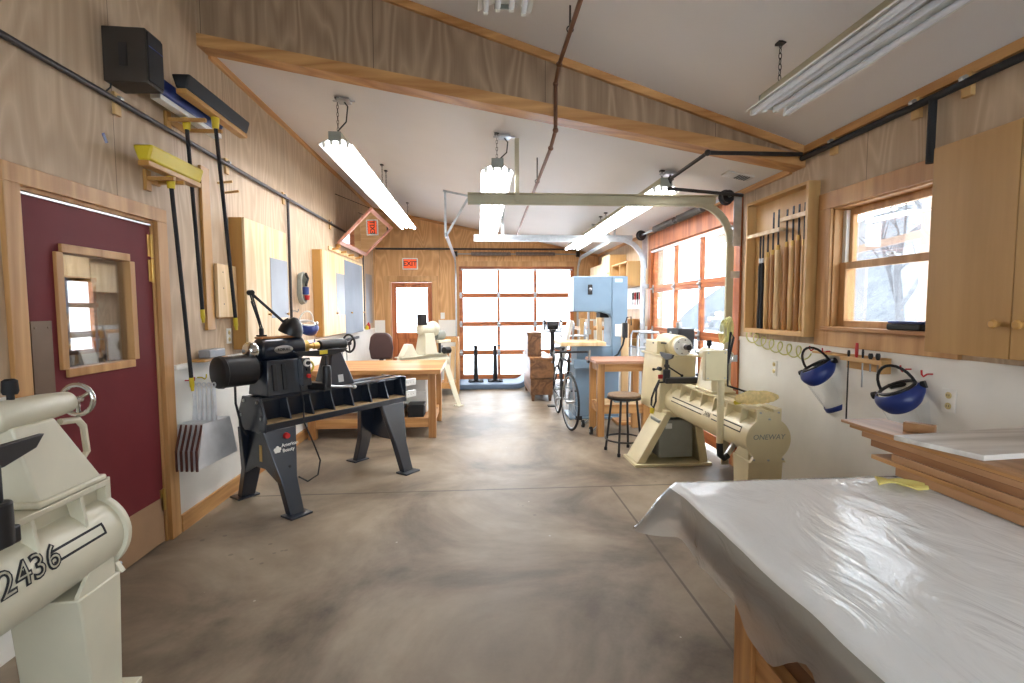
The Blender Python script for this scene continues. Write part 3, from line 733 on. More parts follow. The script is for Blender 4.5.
TL = [(4.00, .54, .20, RUBBER, 'black handled turning tool at the far end of the wall case', .014), (3.962, .54, .20, RUBBER, 'black handled turning tool second from the far end of the case', .014),
      (3.895, .58, .18, MAPLE, 'pale handled chisel standing next to the black handled tools', .019), (3.826, .59, .30, OAK, 'brown handled chisel in middle of the lower rail', .017),
      (3.76, .62, .28, PINE, 'pale chisel on the lower rail, last before the upper rail', .021),
      (3.655, .63, .25, OAK, 'chisel at the far end of the upper rail', .019), (3.58, .63, .26, MAPLE, 'chisel second from far end of the upper rail', .019),
      (3.514, .66, .23, OAK, 'chisel with tallest handle, middle of the upper rail', .019), (3.449, .62, .27, MAPLE, 'chisel second from the window on the upper rail', .019), (3.406, .62, .28, PINE, 'chisel nearest the window on the upper rail', .019)]
for a in TL: chisel(*a)

# ------------------------------------------------------------------ right wall: maple wall cupboard
t = thing('wall_cupboard', 'large closed maple wall cupboard with round knobs right of window', 'cupboard', (XR, 1.55, 1.26))
KY0, KY1, KX = .85, 2.165, 2.05
m = MB(); m.box(KX+.02, XR-.001, KY0, KY1, 1.255, 2.165); m.build('carcass', MAPLEC, t, bevel=.002)
for y0, y1, kn in ((1.797, KY1, 1.84), (1.53, 1.793, 1.75), (1.2, 1.527, 1.49), (KY0, 1.197, 1.15)):
    m = MB(); m.box(KX, KX+.019, y0, y1, 1.253, 2.167); d = m.build('door', MAPLEC, t, bevel=.002)
    m = MB(); m.lathe([(.008, 0), (.008, .012), (.017, .018), (.019, .028), (.012, .034)], (KX, kn, 1.39), (-1, 0, 0), 16); m.build('knob', MAPLED, d)

# ------------------------------------------------------------------ right wall: small fittings
def outlet(x, y, z, sx, label, two=True, rz=0):
    t = thing('wall_outlet', label, 'outlet', (x, y, z))
    m = MB(); m.box(min(0, sx*.006), max(0, sx*.006), -.038, .038, -.06, .06); m.build('cover_plate', PLATEW, t, local=True, bevel=.003)
    for dz in (-.027, .027):
        m = MB(); m.lathe([(.017, 0), (.017, .008), (.015, .0095)], (0, 0, dz), (sx, 0, 0), 16)
        s = m.build('socket', paint('ivory_socket', (206, 186, 128), .4), t, local=True)
        m = MB()
        for dy in (-.006, .006): m.box(min(sx*.008, sx*.0102), max(sx*.008, sx*.0102), dy-.0012, dy+.0012, dz-.004, dz+.006)
        m.build('slot', BLACK, s, local=True)
outlet(XR-.004, 2.32, .99, -1, 'ivory outlet with white plate above lumber stack')
outlet(XR-.004, 3.80, .98, -1, 'ivory outlet with white plate below chisel case')
outlet(XL, 4.09, 1.25, 1, 'white outlet plate on plywood below the brooms')

def face_shield(loc, rz, tilt, label, crown=BLUEP, hm=BLACK, visor_len=.185, pitch=.32):
    """crown band, head harness, clear visor and blue chin strip; hung so the visor points down"""
    t = thing('face_shield', label, 'face shield', loc, rz, 'face shields on the right wall')
    R = Matrix.Rotation(-tilt, 4, 'Y') @ Matrix.Rotation(pitch, 4, 'X')
    def A(u, r, z): return R @ V(r*math.cos(u), -r*math.sin(u), z)
    r0 = .108; zb = -.125
    m = MB(); m.grid(lambda i, j: A(PI*(-.04+1.08*i), r0-.012+.022*math.sin(PI*j)+.012*math.sin(PI*i), zb-(.055+.055*math.sin(PI*i))*j), 24, 6); m.build('crown', crown, t, local=True, solid=.004, sub=1)
    m = MB(); m.grid(lambda i, j: A(PI*(.03+.94*i), r0+.006-.012*j, zb-.095-visor_len*j), 24, 6); m.build('visor', VISOR, t, local=True)
    m = MB(); m.grid(lambda i, j: A(PI*(.03+.94*i), r0-.004, zb-.095-visor_len+.004-.032*j), 24, 2); m.build('chin_strip', crown, t, local=True, solid=.004)
    m = MB(); m.tube([A(2*PI*i/28, r0-.025, zb) for i in range(28)], .009, 8, True)
    m.tube([A(PI*i/12, (r0-.025)*abs(math.cos(PI*i/12))**.6 if i != 6 else .001, zb) if False else R @ V((r0-.025)*math.cos(PI*i/12), .02, zb+.125*math.sin(PI*i/12)) for i in range(13)], .008, 8)
    m.tube([R @ V(-(r0-.03)*.7, .07, zb), R @ V(-.06, .085, zb-.02), R @ V(.06, .085, zb-.02), R @ V((r0-.03)*.7, .07, zb)], .011, 8); m.build('headband', hm, t, local=True)
    for s in (0.0, PI):
        m = MB(); c = A(s, r0, zb-.015); m.cyl(c, c + (R @ V(.022 if s == 0 else -.022, 0, 0)), .02, n=14); m.build('knob', hm, t, local=True)
    return t
def hook(loc, sx, label, mt, group=None):
    x, y, z = loc; m = MB()
    m.tube([(x, y, z), (x+sx*.03, y, z), (x+sx*.05, y, z-.012), (x+sx*.06, y, z), (x+sx*.062, y, z+.022)], .0045, 7)
    return tag(m.build('wall_hook', mt), label, 'hook', group)
for y, z, lb in ((2.55, 1.12, 'left red hook of the pair holding near face shield'), (2.42, 1.11, 'right red hook of the pair holding near face shield'), (3.30, 1.17, 'left red hook of the pair holding far face shield'), (3.17, 1.165, 'right red hook of the pair holding far face shield')):
    hook((XR-.004, y, z), -1, lb, REDP, 'red hooks on the right wall')
face_shield((XR-.135, 2.57, 1.13), -1.05, .38, 'blue face shield hanging nearest the lumber stack, below window')
face_shield((XR-.135, 3.24, 1.175), -1.15, .45, 'blue face shield hanging below chisel case, far one of two')

t = thing('tool_rack', 'small maple block rack under window holding rods and screwdrivers', 'tool rack', (XR-.004, 2.87, 1.075))
m = MB(); m.box(-.012, 0, -.19, .14, 0, .09); m.build('back_board', MAPLEY, t, local=True, bevel=.002)
m = MB(); m.box(-.06, -.012, -.19, .14, .05, .075).box(-.06, -.012, -.19, -.175, .0, .05); m.build('holed_shelf', MAPLEY, t, local=True, bevel=.002)
m = MB(); m.box(-.05, -.0, .15, .42, .07, .085); m.build('peg_rail', MAPLEY, t, local=True, bevel=.002)
def driver(y, hh, bl, mt, label, name='screwdriver', r=.009):
    o = thing(name, label, 'tool', (XR-.04, y, 1.155), 0, 'tools in the small rack under the window')
    m = MB(); m.lathe([(r*.6, -.005), (r, .005), (r*1.1, hh*.6), (r*.8, hh)], (0, 0, 0), (0, 0, 1), 12); m.build('handle', mt, o, local=True)
    m = MB(); m.cyl((0, 0, 0), (0, 0, -bl), .0045, n=8); m.build('shank', STEEL if bl < .3 else DARKM, o, local=True)
driver(2.965, .035, .40, BLACK, 'long dark rod hanging from the small rack', 'steel_rod', .008)
driver(2.90, .085, .03, REDP, 'red handled screwdriver standing tallest in the small rack')
driver(2.85, .05, .18, BLACK, 'thin black handled awl in middle of the small rack', 'awl', .006)
driver(2.79, .03, .08, BLACK, 'stubby black screwdriver left of the last one in the rack', r=.012)
driver(2.735, .035, .08, BLACK, 'stubby black screwdriver at right end of the small rack', r=.012)

# coiled yellow air hose along the right wall
m = MB(); pts = []
for i in range(7*14+1):
    s_ = i/14; a = 2*PI*s_; f = s_/7
    pts.append((XR-.06+.035*math.cos(a), 4.12-.78*f, 1.225-.02*math.sin(f*PI)-.09*f+.045*math.sin(a)))
m.tube(pts, .0045, 6)
tag(m.build('coiled_air_hose', HOSEY), 'stretched pale yellow coiled hose hanging under the chisel case', 'hose')
m = MB(); pts = []
for i in range(5*20+1):
    a = 2*PI*i/20; f = i/100; pts.append((XR-.22-.06*f, 4.11+.07*math.cos(a), 1.28+.10*math.sin(a)-.03*f))
m.tube(pts, .0045, 6)
tag(m.build('coiled_air_hose', HOSEY), 'tight yellow hose coil hanging at left corner of chisel case', 'hose')

# brush on the window sill
t = thing('bench_brush', 'black bristle brush lying on the window sill', 'brush', (XR-.01, 2.6, WZ0+.03))
m = MB(); m.box(-.03, .03, -.13, .09, .0, .035); m.build('bristles', RUBBER, t, local=True, bevel=.008)
m = MB(); m.box(-.02, .02, -.13, .09, .036, .05).tube([(0, -.13, .045), (0, -.18, .05), (0, -.23, .055)], .011, 8); m.build('handle', BLUEP, t, local=True, bevel=.003)

# ------------------------------------------------------------------ far right corner: cupboards and peg panel on the right wall
def cupboard(y0, y1, x0, z0, z1, label, opn=False, mt=MAPLE):
    t = thing('small_cupboard', label, 'cupboard', (XR, (y0+y1)/2, z0))
    m = MB()
    if opn:
        m.box(x0, XR-.001, y0, y0+.018, z0, z1).box(x0, XR-.001, y1-.018, y1, z0, z1).box(x0, XR-.001, y0+.018, y1-.018, z0, z0+.018).box(x0, XR-.001, y0+.018, y1-.018, z1-.018, z1).box(XR-.012, XR-.001, y0+.018, y1-.018, z0, z1)
        m.box(x0+.01, XR-.012, (y0+y1)/2-.008, (y0+y1)/2+.008, z0+.018, z1-.018)
        m.build('carcass', mt, t, bevel=.002)
    else:
        m.box(x0+.018, XR-.001, y0, y1, z0, z1); m.build('carcass', mt, t, bevel=.002)
        m = MB(); m.box(x0, x0+.017, y0, y1, z0, z1); d = m.build('door', PINE, t, bevel=.002)
        m = MB(); m.sphere((x0-.012, y0+.05, z0+.06), .014, 10, 8); m.build('knob', MAPLED, d)
    return t
cupboard(6.98, 7.8, 2.1, 1.77, 2.12, 'open-fronted maple wall box right of the blue bandsaw', True)
cupboard(7.85, 8.35, 2.08, 1.95, 2.3, 'small maple cupboard mounted highest behind the bandsaw')
cupboard(8.4, 9.3, 2.1, 1.75, 2.2, 'pale maple cupboard nearest the far corner behind bandsaw')
t = thing('tool_board', 'white peg panel with small red tools below open maple box', 'tool panel', (XR-.004, 7.2, 1.44))
m = MB(); m.box(-.014, 0, -.22, .5, 0, .32); m.build('panel', PLATEW, t, local=True)
for i in range(4):
    m = MB(); y = -.15+i*.11; m.cyl((-.03, y, .24), (-.03, y, .14), .014, n=8).box(-.034, -.026, y-.005, y+.005, .06, .14).box(-.03, -.01, y-.004, y+.004, .235, .245); m.build('hanging_tool', REDP if i % 2 == 0 else DARKM, t, local=True)
m = MB(); m.lathe([(.0, 0), (.12, .0), (.135, .02), (.135, .26), (.12, .28), (.0, .28)], (XR-.14, 7.15, 1.02), (0, 0, 1), 24)
tag(m.build('wooden_barrel_blank', OAK), 'rounded brown wood blank on wall ledge right of bandsaw', 'wood blank')
m = MB(); m.box(XR-.3, XR-.005, 6.95, 7.8, .98, 1.02).box(XR-.02, XR-.005, 6.95, 7.8, .9, .98).box(XR-.28, XR-.02, 7.0, 7.02, .9, .98)
tag(m.build('wall_shelf', MAPLEY, bevel=.002), 'narrow maple shelf under the peg panel', 'shelf')

# ------------------------------------------------------------------ cream bowl lathes
TR, TZC = .14, .61
def make_oneway(loc, rz, label, mt, ty, pendant, name='wood_lathe'):
    """y = 0 at the tail end, headstock at +y; the operator stands on the -x side"""
    t = thing(name, label, 'lathe', loc, rz)
    L = 1.62
    # tube bed with ways and gussets
    m = MB(); m.cyl((0, .01, TZC), (0, L, TZC), TR, n=40)
    for s in (-1, 1): m.box(min(s*.022, s*.1), max(s*.022, s*.1), .012, L, .802, .822)
    m.box(-.05, .05, .012, L, .72, .803); m.build('bed', mt, t, local=True, bevel=.002)
    for k in range(8):
        y = .14+.195*k
        for s in (-1, 1):
            m = MB(); m.prism([(s*.045, .802), (s*.098, .802), (s*.115, .685), (s*.07, .70)], (0, y, 0), (1, 0, 0), (0, 0, 1), (0, .014, 0)); m.build('gusset', mt, t, local=True, bevel=.002)
    # end plate, embossed name
    a0 = math.asin(.085/.155)
    pts = [(.155*math.sin(a), TZC+.155*math.cos(a)) for a in [a0+(PI*.78-a0)*i/16 for i in range(17)]]
    R = [(.03, .80), (.03, .822), (.085, .822)] + pts + [(.125, .45)]
    poly = R + [(-x, z) for x, z in reversed(R)]
    m = MB(); m.prism(poly, (0, -.012, 0), (1, 0, 0), (0, 0, 1), (0, .024, 0)); ep = m.build('end_plate', mt, t, local=True, bevel=.003)
    for x, z in ((.062, .80), (-.062, .80), (0, .755), (0, .47), (.1, .475), (-.1, .475)):
        m = MB(); m.cyl((x, -.012, z), (x, -.019, z), .007, n=8); m.build('bolt', STEEL, ep, local=True)
    text_mesh('ONEWAY', .05, GREYBOX, 'lettering', ep, lambda x, y, z: (x, -.0135-z, TZC+.02+y), shear=.15)
    # stripes and model number on the operator side of the tube
    def onw(a, y, lift=.0012): return ((-(TR+lift))*math.cos(a), y, TZC+(TR+lift)*math.sin(a))
    c0 = .40 if not pendant else .36
    tsz, e0, e1 = (.05, .50, .66) if pendant else (.105, .32, .60)
    for a, y0, y1 in ((c0+.13, .10, e0), (c0-.13, .10, e0), (c0+.13, e1, 1.25), (c0-.13, e1, 1.25)):
        m = MB(); m.grid(lambda i, j: onw(a-.03+.06*i, y0+(y1-y0)*j), 3, 2); m.build('stripe', RUBBER, t, local=True)
    m = MB(); m.grid(lambda i, j: onw(c0-.16+.32*i, .092+.01*j), 6, 1); m.build('stripe', RUBBER, t, local=True)
    TX = .58 if pendant else .40
    def curved(x, y, z): return onw(c0+y/TR, TX-x, .001+max(0, z)+.0005)
    text_mesh('2436', tsz, RUBBER, 'lettering', t, curved, shear=.2, extrude=.0004, bold=.004 if not pendant else .0)
    (None if pendant else text_mesh('2436', tsz, mt, 'lettering', t, lambda x, y, z: onw(c0+y/TR, TX-x, .0035), shear=.2, extrude=.0002, bold=-.002))
    # tail pedestal
    m = MB(); m.prism([(.012, .46), (.22, .46), (.21, .44), (.17, .0), (.035, .0), (.012, .44)], (-.12, 0, 0), (0, 1, 0), (0, 0, 1), (.24, 0, 0)); m.build('tail_pedestal', mt, t, local=True, bevel=.006)
    for s in (-1, 1):
        m = MB(); m.prism([(.03, .458), (.21, .458), (.15, .53), (.03, .53)], (s*.105-.008, 0, 0), (0, 1, 0), (0, 0, 1), (.016, 0, 0)); m.build('pedestal_gusset', mt, t, local=True, bevel=.002)
    m = MB(); m.box(-.17, .17, .0, .24, 0, .022); m.build('foot_plate', mt, t, local=True, bevel=.003)
    for s in (-1, 1):
        m = MB(); m.cyl((s*.145, .12, .022), (s*.145, .12, .05), .016, n=6); m.build('levelling_bolt', STEEL, t, local=True)
    # headstock end: A frame, grey control box between the legs
    y = 1.30
    for s in (-1, 1):
        m = MB(); m.prism([(s*.10, .50), (s*.17, .50), (s*.34-.09, .03), (s*.26-.09, .03)], (0, y, 0), (1, 0, 0), (0, 0, 1), (0, .30, 0)); m.build('leg', mt, t, local=True, bevel=.006)
    m = MB(); m.box(-.16, .16, y, y+.3, .47, .53); m.build('leg_head', mt, t, local=True, bevel=.004)
    m = MB(); m.prism([(-.1, .5), (.1, .5), (.17, .03), (-.35, .03)], (0, y+.27, 0), (1, 0, 0), (0, 0, 1), (0, .015, 0)); m.build('back_panel', mt, t, local=True)
    m = MB(); m.box(-.455, .275, y-.03, y+.33, 0, .028); m.build('base_plate', mt, t, local=True, bevel=.004)
    m = MB(); m.box(-.22, .10, y+.03, y+.24, .08, .44).box(-.222, .102, y+.012, y+.03, .078, .442); g = m.build('control_box', GREYBOX, t, local=True, bevel=.008)
    m = MB(); m.box(-.16, -.10, y+.008, y+.012, .36, .41); m.build('nameplate', PLATEW, g, local=True)
    # headstock
    m = MB(); m.prism([(-.20, .50), (-.05, .47), (.12, .53), (.16, .82), (.17, 1.04), (-.165, 1.04), (-.185, .8)], (0, 1.40, 0), (1, 0, 0), (0, 0, 1), (0, .48, 0)); m.build('headstock', mt, t, local=True, bevel=.012, seg=3)
    m = MB(); m.box(-.18, .19, 1.34, 1.93, 1.04, 1.06); m.build('headstock_shelf', mt, t, local=True, bevel=.003)
    m = MB(); m.lathe([(.05, 1.33), (.085, 1.34), (.09, 1.36), (.085, 1.39), (.105, 1.40), (.108, 1.75), (.095, 1.78), (.06, 1.80), (.045, 1.9)], (0, 0, 1.145), (0, 1, 0), 32); sp = m.build('spindle_housing', mt, t, local=True)
    m = MB(); m.lathe([(.0, 1.25), (.022, 1.25), (.024, 1.29), (.035, 1.30), (.035, 1.315), (.085, 1.318), (.088, 1.33), (.03, 1.332)], (0, 0, 1.145), (0, 1, 0), 28); fp = m.build('faceplate', PLATEW, t, local=True)
    for k in range(6):
        a = PI*k/3+.3; m = MB(); m.cyl((.065*math.cos(a), 1.319, 1.145+.065*math.sin(a)), (.065*math.cos(a), 1.311, 1.145+.065*math.sin(a)), .006, n=6); m.build('bolt', DARKM, fp, local=True)
    m = MB(); m.cyl((-.0, 1.2, 1.145), (0, 1.26, 1.145), .026, n=16); m.build('spindle_nose', DARKM, t, local=True)
    m = MB(); m.box(-.18, -.09, 1.5, 1.8, 1.06, 1.19); m.build('belt_cover', mt, t, local=True, bevel=.01)
    m = MB(); m.tube([(-.18, 1.6, 1.165), (-.13, 1.49, 1.17), (-.07, 1.44, 1.165)], .009, 7); m.build('index_lever', DARKM, t, local=True)
    for x, z, dx, dz in ((-.13, .955, .13, -.09), (-.20, .93, -.07, .0)):
        m = MB(); m.cyl((x, 1.395, z), (x, 1.36, z), .02, n=16); k = m.build('lever_hub', BLACK, t, local=True)
        m = MB(); m.tube([(x, 1.37, z), (x+dx*.5, 1.35, z+dz*.5), (x+dx, 1.34, z+dz)], .007, 7).sphere((x+dx, 1.34, z+dz), .014, 10, 8); m.build('lever', RUBBER, k, local=True)
    m = MB(); m.box(-.205, -.14, 1.392, 1.398, .83, .87); m.build('warning_label', REDP, t, local=True)
    # tailstock
    m = MB()
    lo = [(-.09, ty-.13), (.09, ty-.13), (.09, ty+.14), (-.09, ty+.14)]; hi = [(-.042, ty-.0), (.042, ty-.0), (.042, ty+.16), (-.042, ty+.16)]
    vs_ = [(x, q, .84) for x, q in lo] + [(x, q, 1.09) for x, q in hi]
    m.add(vs_, [(3, 2, 1, 0), (4, 5, 6, 7), (0, 1, 5, 4), (1, 2, 6, 5), (2, 3, 7, 6), (3, 0, 4, 7)])
    m.box(-.098, .098, ty-.145, ty+.15, .823, .845)
    m.lathe([(.02, ty-.12), (.038, ty-.11), (.043, ty-.06), (.048, ty+.0), (.05, ty+.18), (.046, ty+.2)], (0, 0, 1.125), (0, 1, 0), 24)
    m.build('tailstock', mt, t, local=True, bevel=.008, seg=3)
    m = MB(); m.lathe([(.0, ty+.36), (.01, ty+.34), (.02, ty+.33), (.024, ty+.3), (.024, ty+.19)], (0, 0, 1.125), (0, 1, 0), 20); m.build('quill', CHROME, t, local=True)
    m = MB(); c = V(0, ty-.155, 1.125); m.torus(c, (0, 1, 0), .056, .009, 30, 10); m.cyl((0, ty-.17, 1.125), (0, ty-.11, 1.125), .013, n=14)
    for k in range(3):
        a = 2*PI*k/3+.5; m.tube([c, c+V(.056*math.cos(a), 0, .056*math.sin(a))], .007, 8)
    m.build('handwheel', CHROME, t, local=True)
    m = MB(); m.tube([(.0, ty-.07, 1.06), (.0, ty-.15, 1.05), (.0, ty-.175, 1.02), (.0, ty-.185, .92), (.0, ty-.16, .90), (.0, ty-.12, .90)], .012, 8); m.build('tailstock_handle', mt, t, local=True)
    m = MB(); m.cyl((0, ty+.11, 1.16), (0, ty+.11, 1.195), .01, n=10).lathe([(.018, 0), (.022, .01), (.02, .045), (.012, .05)], (0, ty+.11, 1.19), (0, 0, 1), 14); m.build('lock_knob', RUBBER, t, local=True)
    # tool rest on its banjo
    by = ty+.42 if ty < .5 else 1.16
    m = MB(); m.bar((.1, by, .85), (-.24, by, .85), .09, .05); m.cyl((-.22, by, .83), (-.22, by, .95), .032, n=18); m.build('banjo', DARKM, t, local=True, bevel=.006)
    m = MB(); m.cyl((-.22, by, .94), (-.22, by, 1.05), .014, n=12); m.prism([(-.15, .0), (.15, 0), (.12, -.035), (.02, -.06), (-.02, -.06), (-.12, -.035)], (-.23, by, 1.10), (0, 1, 0), (0, 0, 1), (.018, 0, 0)); m.build('tool_rest', DARKM, t, local=True, bevel=.003)
    if pendant:
        px, py = -.245, .16
        m = MB(); m.cyl((px, py, .55), (px, py, 1.0), .0225, n=18); pole = m.build('pendant_pole', mt, t, local=True)
        m = MB(); m.boxc((px-.03, py+.035, 1.105), (.155, .05, .215), 0, 0, .0); cb = m.build('control_pendant', mt, t, local=True, bevel=.005)
        for x, z in ((-.06, .09), (.06, .09), (-.06, -.09), (.06, -.09)):
            m = MB(); m.cyl((px-.03+x, py+.011, 1.105+z), (px-.03+x, py+.006, 1.105+z), .005, n=8); m.build('screw', STEEL, cb, local=True)
        m = MB(); m.tube([(px, py, .57), (px, py, .53), (px+.005, py, .46), (px+.04, py+.01, .435), (px+.07, py+.02, .45)], .022, 12); m.build('rubber_elbow', RUBBER, t, local=True)
        m = MB(); m.cyl((px+.06, py+.02, .445), (-.04, py+.12, .56), .02, n=14); m.build('pendant_arm', STEEL, t, local=True)
        m = MB(); m.tube([(px+.075, py+.06, 1.1), (px+.12, py+.07, 1.3), (px+.10, py+.07, 1.34), (px+.075, py+.06, 1.15), (px+.08, py+.06, .95), (.1, py+.1, .86)], .008, 7); m.build('pendant_cable', RUBBER, t, local=True)
        m = MB(); m.tube([(-.20, 1.38, .82), (-.26, 1.33, .74), (-.30, 1.3, .66), (-.31, 1.28, .60), (-.29, 1.28, .57), (-.26, 1.3, .63), (-.25, 1.32, .74), (-.21, 1.36, .80), (-.16, 1.37, .80)], .009, 7); c = m.build('power_cord', RUBBER, t, local=True)
        m = MB(); m.cyl((-.30, 1.28, .57), (-.31, 1.27, .52), .022, .018, n=14); m.build('plug', YELP, c, local=True)
    return t
ow = make_oneway((1.90, 3.13, 0), .02, 'yellowed cream bowl lathe with control pendant along right wall below chisel case', CREAM2, .72, True)
ow.scale = (1, 1, .962)
make_oneway((-1.5, 1.97, 0), PI, 'cream bowl lathe cut off by left edge in front of maroon door', CREAM, .165, False)
# yellow fleece duster on the right lathe
m = MB()
def fl(i, j):
    a = 2*PI*i; k = math.sin(PI*min(max(j, .0), 1))**.45; q = 1+.12*math.sin(9*a+20*j)*math.sin(31*j+3*a)
    return V(1.90-.035+.06*k*q*math.cos(a)+.09*j-.03, 3.24+.02*math.sin(4*j)-.28*(j-.5)*-.2, .79+.056+.046*k*q*math.sin(a))
m.grid(lambda i, j: fl(i, j) + V(.22*(j-.5), .0, .0), 40, 30)
t = tag(m.build('fleece_duster', YELF), 'fluffy yellow fleece duster lying across the right lathe bed', 'duster')
m = MB(); m.cyl((1.73, 3.24, .815), (1.77, 3.25, .818), .014, n=10); m.build('duster_handle', YELP, t)
# left lathe: paint brush and red cloth on the ways
t = thing('chip_brush', 'small brush with gold bristles resting on the left lathe bed', 'brush', (-1.45, 1.52, .823), .5)
m = MB(); m.tube([(0, -.14, .012), (0, -.04, .012), (0, 0, .014)], [.008, .011, .013], 8); m.build('handle', RUBBER, t, local=True)
m = MB(); m.prism([(-.016, 0), (.016, 0), (.02, .05), (.006, .10), (-.006, .10), (-.02, .05)], (0, 0, .006), (1, 0, 0), (0, 1, 0), (0, 0, .016)); m.build('bristles', BRASS, t, local=True, bevel=.004)

# ------------------------------------------------------------------ black lathe turned across the aisle
t = thing('wood_lathe', 'black and dark blue wood lathe with splayed legs beside left wall', 'lathe', (-1.565, 3.76, 0), math.atan2(.8, .6))
B = dict(parent=t, local=True)
X0, X1 = -.10, 1.26
m = MB()
for s in (-1, 1): m.box(X0, X1, min(s*.03, s*.105), max(s*.03, s*.105), .805, .83)
m.box(X0, X1, -.10, .10, .63, .645).box(X0, X1, -.02, .02, .645, .806)
m.box(X0, X1, -.165, -.10, .60, .645).box(X0, X1, .10, .165, .60, .645); m.build('bed', BLUEBK, bevel=.003, **B)
m = MB(); m.box(X0+.005, X1-.005, -.158, -.03, .645, .652); o = m.build('shavings_layer', SAWDUST, **B); o['label'] = 'sawdust caught in the bed pockets'
for k in range(8):
    x = X0+.005+k*(X1-X0-.02)/7
    for s in (-1, 1):
        m = MB(); m.prism([(s*.022, .805), (s*.105, .805), (s*.108, .78), (s*.155, .646), (s*.022, .646)], (x, 0, 0), (0, 1, 0), (0, 0, 1), (.012, 0, 0)); m.build('rib', BLUEBK, bevel=.002, **B)
m = MB(); m.prism([(-.11, .832), (.11, .832), (.17, .70), (.17, .585), (-.17, .585), (-.17, .70)], (X0-.016, 0, 0), (0, 1, 0), (0, 0, 1), (.016, 0, 0)); ep = m.build('end_plate', BLUEBK, bevel=.003, **B)
for y, z in ((-.085, .80), (.085, .80), (-.13, .69), (.13, .69)):
    m = MB(); m.cyl((X0-.016, y, z), (X0-.024, y, z), .012, n=6); m.build('bolt', STEEL, ep, local=True)
def leg_set(x, flip, red):
    for s in (-1, 1):
        # folded channel: wide at the bed, narrow at the floor
        top, bot = .60, .012
        for nm in ('leg',):
            m = MB()
            w0, w1 = (.13, .055)
            a = [(x-w0, s*.165, top), (x+w0, s*.165, top), (x+w0, s*.12, top), (x-w0, s*.12, top)]
            mm = [(x-w1*1.15, s*.262, .25), (x+w1*1.15, s*.262, .25), (x+w1*1.15, s*.20, .25), (x-w1*1.15, s*.20, .25)]
            b = [(x-w1, s*.345, bot), (x+w1, s*.345, bot), (x+w1, s*.285, bot), (x-w1, s*.285, bot)]
            q = [(0, 1, 5, 4), (1, 2, 6, 5), (2, 3, 7, 6), (3, 0, 4, 7), (4, 5, 9, 8), (5, 6, 10, 9), (6, 7, 11, 10), (7, 4, 8, 11), (3, 2, 1, 0), (8, 9, 10, 11)]
            if s > 0: q = [f[::-1] for f in q]
            m.add(a+mm+b, q); lg = m.build('leg', BLUEBK, bevel=.006, **B)
        m = MB(); m.box(x-.085, x+.085, min(s*.27, s*.40), max(s*.27, s*.40), 0, .014); m.build('foot', BLUEBK, lg, local=True, bevel=.003)
        if s < 0 and red:
            f = lambda u, v: V(x+u, -.165-.097*(.6-v)/.35-.0015, v)   # on the sloped front face
            n = V(0, -.35, -.097).normalized()
            m = MB(); c = f(.035, .545); m.cyl(c, c+V(0, -.022, .0), .023, .02, n=18); o = m.build('stop_button', REDP, lg, local=True); o['label'] = 'red stop button'
            c = f(-.05, .46)
            m = MB()
            for k in range(5):
                a = 2*PI*k/5+.3; m.sphere(c+V(.017*math.cos(a), -.002-.0,  .017*math.sin(a)), (.013, .002, .013), 10, 6)
            m.sphere(c, (.012, .004, .012), 10, 6); m.prism([(-.004, 0), (.004, 0), (.0, -.05), (-.006, -.05)], c+V(.004, -.001, -.01), (1, 0, 0), (0, 0, 1), (0, -.002, 0)).prism([(0, 0), (.03, .008), (.034, -.004)], c+V(.004, .004, -.042), (1, 0, 0), (0, 0, 1), (0, -.008, 0))
            m.build('rose_emblem', PLATEW, lg, local=True)
            for k, wd in ((0, 'American'), (1, 'Beauty')):
                text_mesh(wd, .034, PLATEW, 'lettering', lg, lambda u, v, z, k=k: f(-.015+u, .483-.036*k+v)+V(0, -.002-z, 0), align='LEFT', shear=.1)
            m = MB(); c = f(.02, .33); m.cyl(c+V(0, .004, 0), c+V(0, -.002, 0), .01, n=12); m.build('bolt_hole', RUBBER, lg, local=True)
    sx = -1 if flip else 1
    xp = x-.055 if not flip else x+.055
    m = MB(); m.prism([(-.13, .59), (.13, .59), (.24, .22), (.20, .23), (.06, .30), (-.06, .30), (-.20, .23), (-.24, .22)] if not flip else [(-.13, .59), (.13, .59), (.22, .30), (.20, .27), (.06, .25), (-.06, .25), (-.20, .27), (-.22, .30)], (xp-.006, 0, 0), (0, 1, 0), (0, 0, 1), (.012, 0, 0)); p_ = m.build('leg_panel', BLUEBK, bevel=.002, **B)
    return p_
p_ = leg_set(0, False, True)
m = MB(); m.box(-.065, -.0605, -.03, .0, .35, .47); m.build('data_plate', BRASS, p_, local=True)
leg_set(1.10, True, False)
# outrigger brackets on the tail end
for z in (.77, .66):
    m = MB(); m.box(X1+.002, X1+.13, -.17, -.14, z-.03, z+.03)
    for k in range(3): m.cyl((X1+.03+.035*k, -.17, z), (X1+.03+.035*k, -.174, z), .009, n=12)
    m.build('outrigger_bracket', PLATEW, bevel=.003, **B)
m = MB(); m.box(X1, X1+.014, -.16, .16, .60, .83); m.build('end_plate', BLUEBK, bevel=.003, **B)
HX = .08
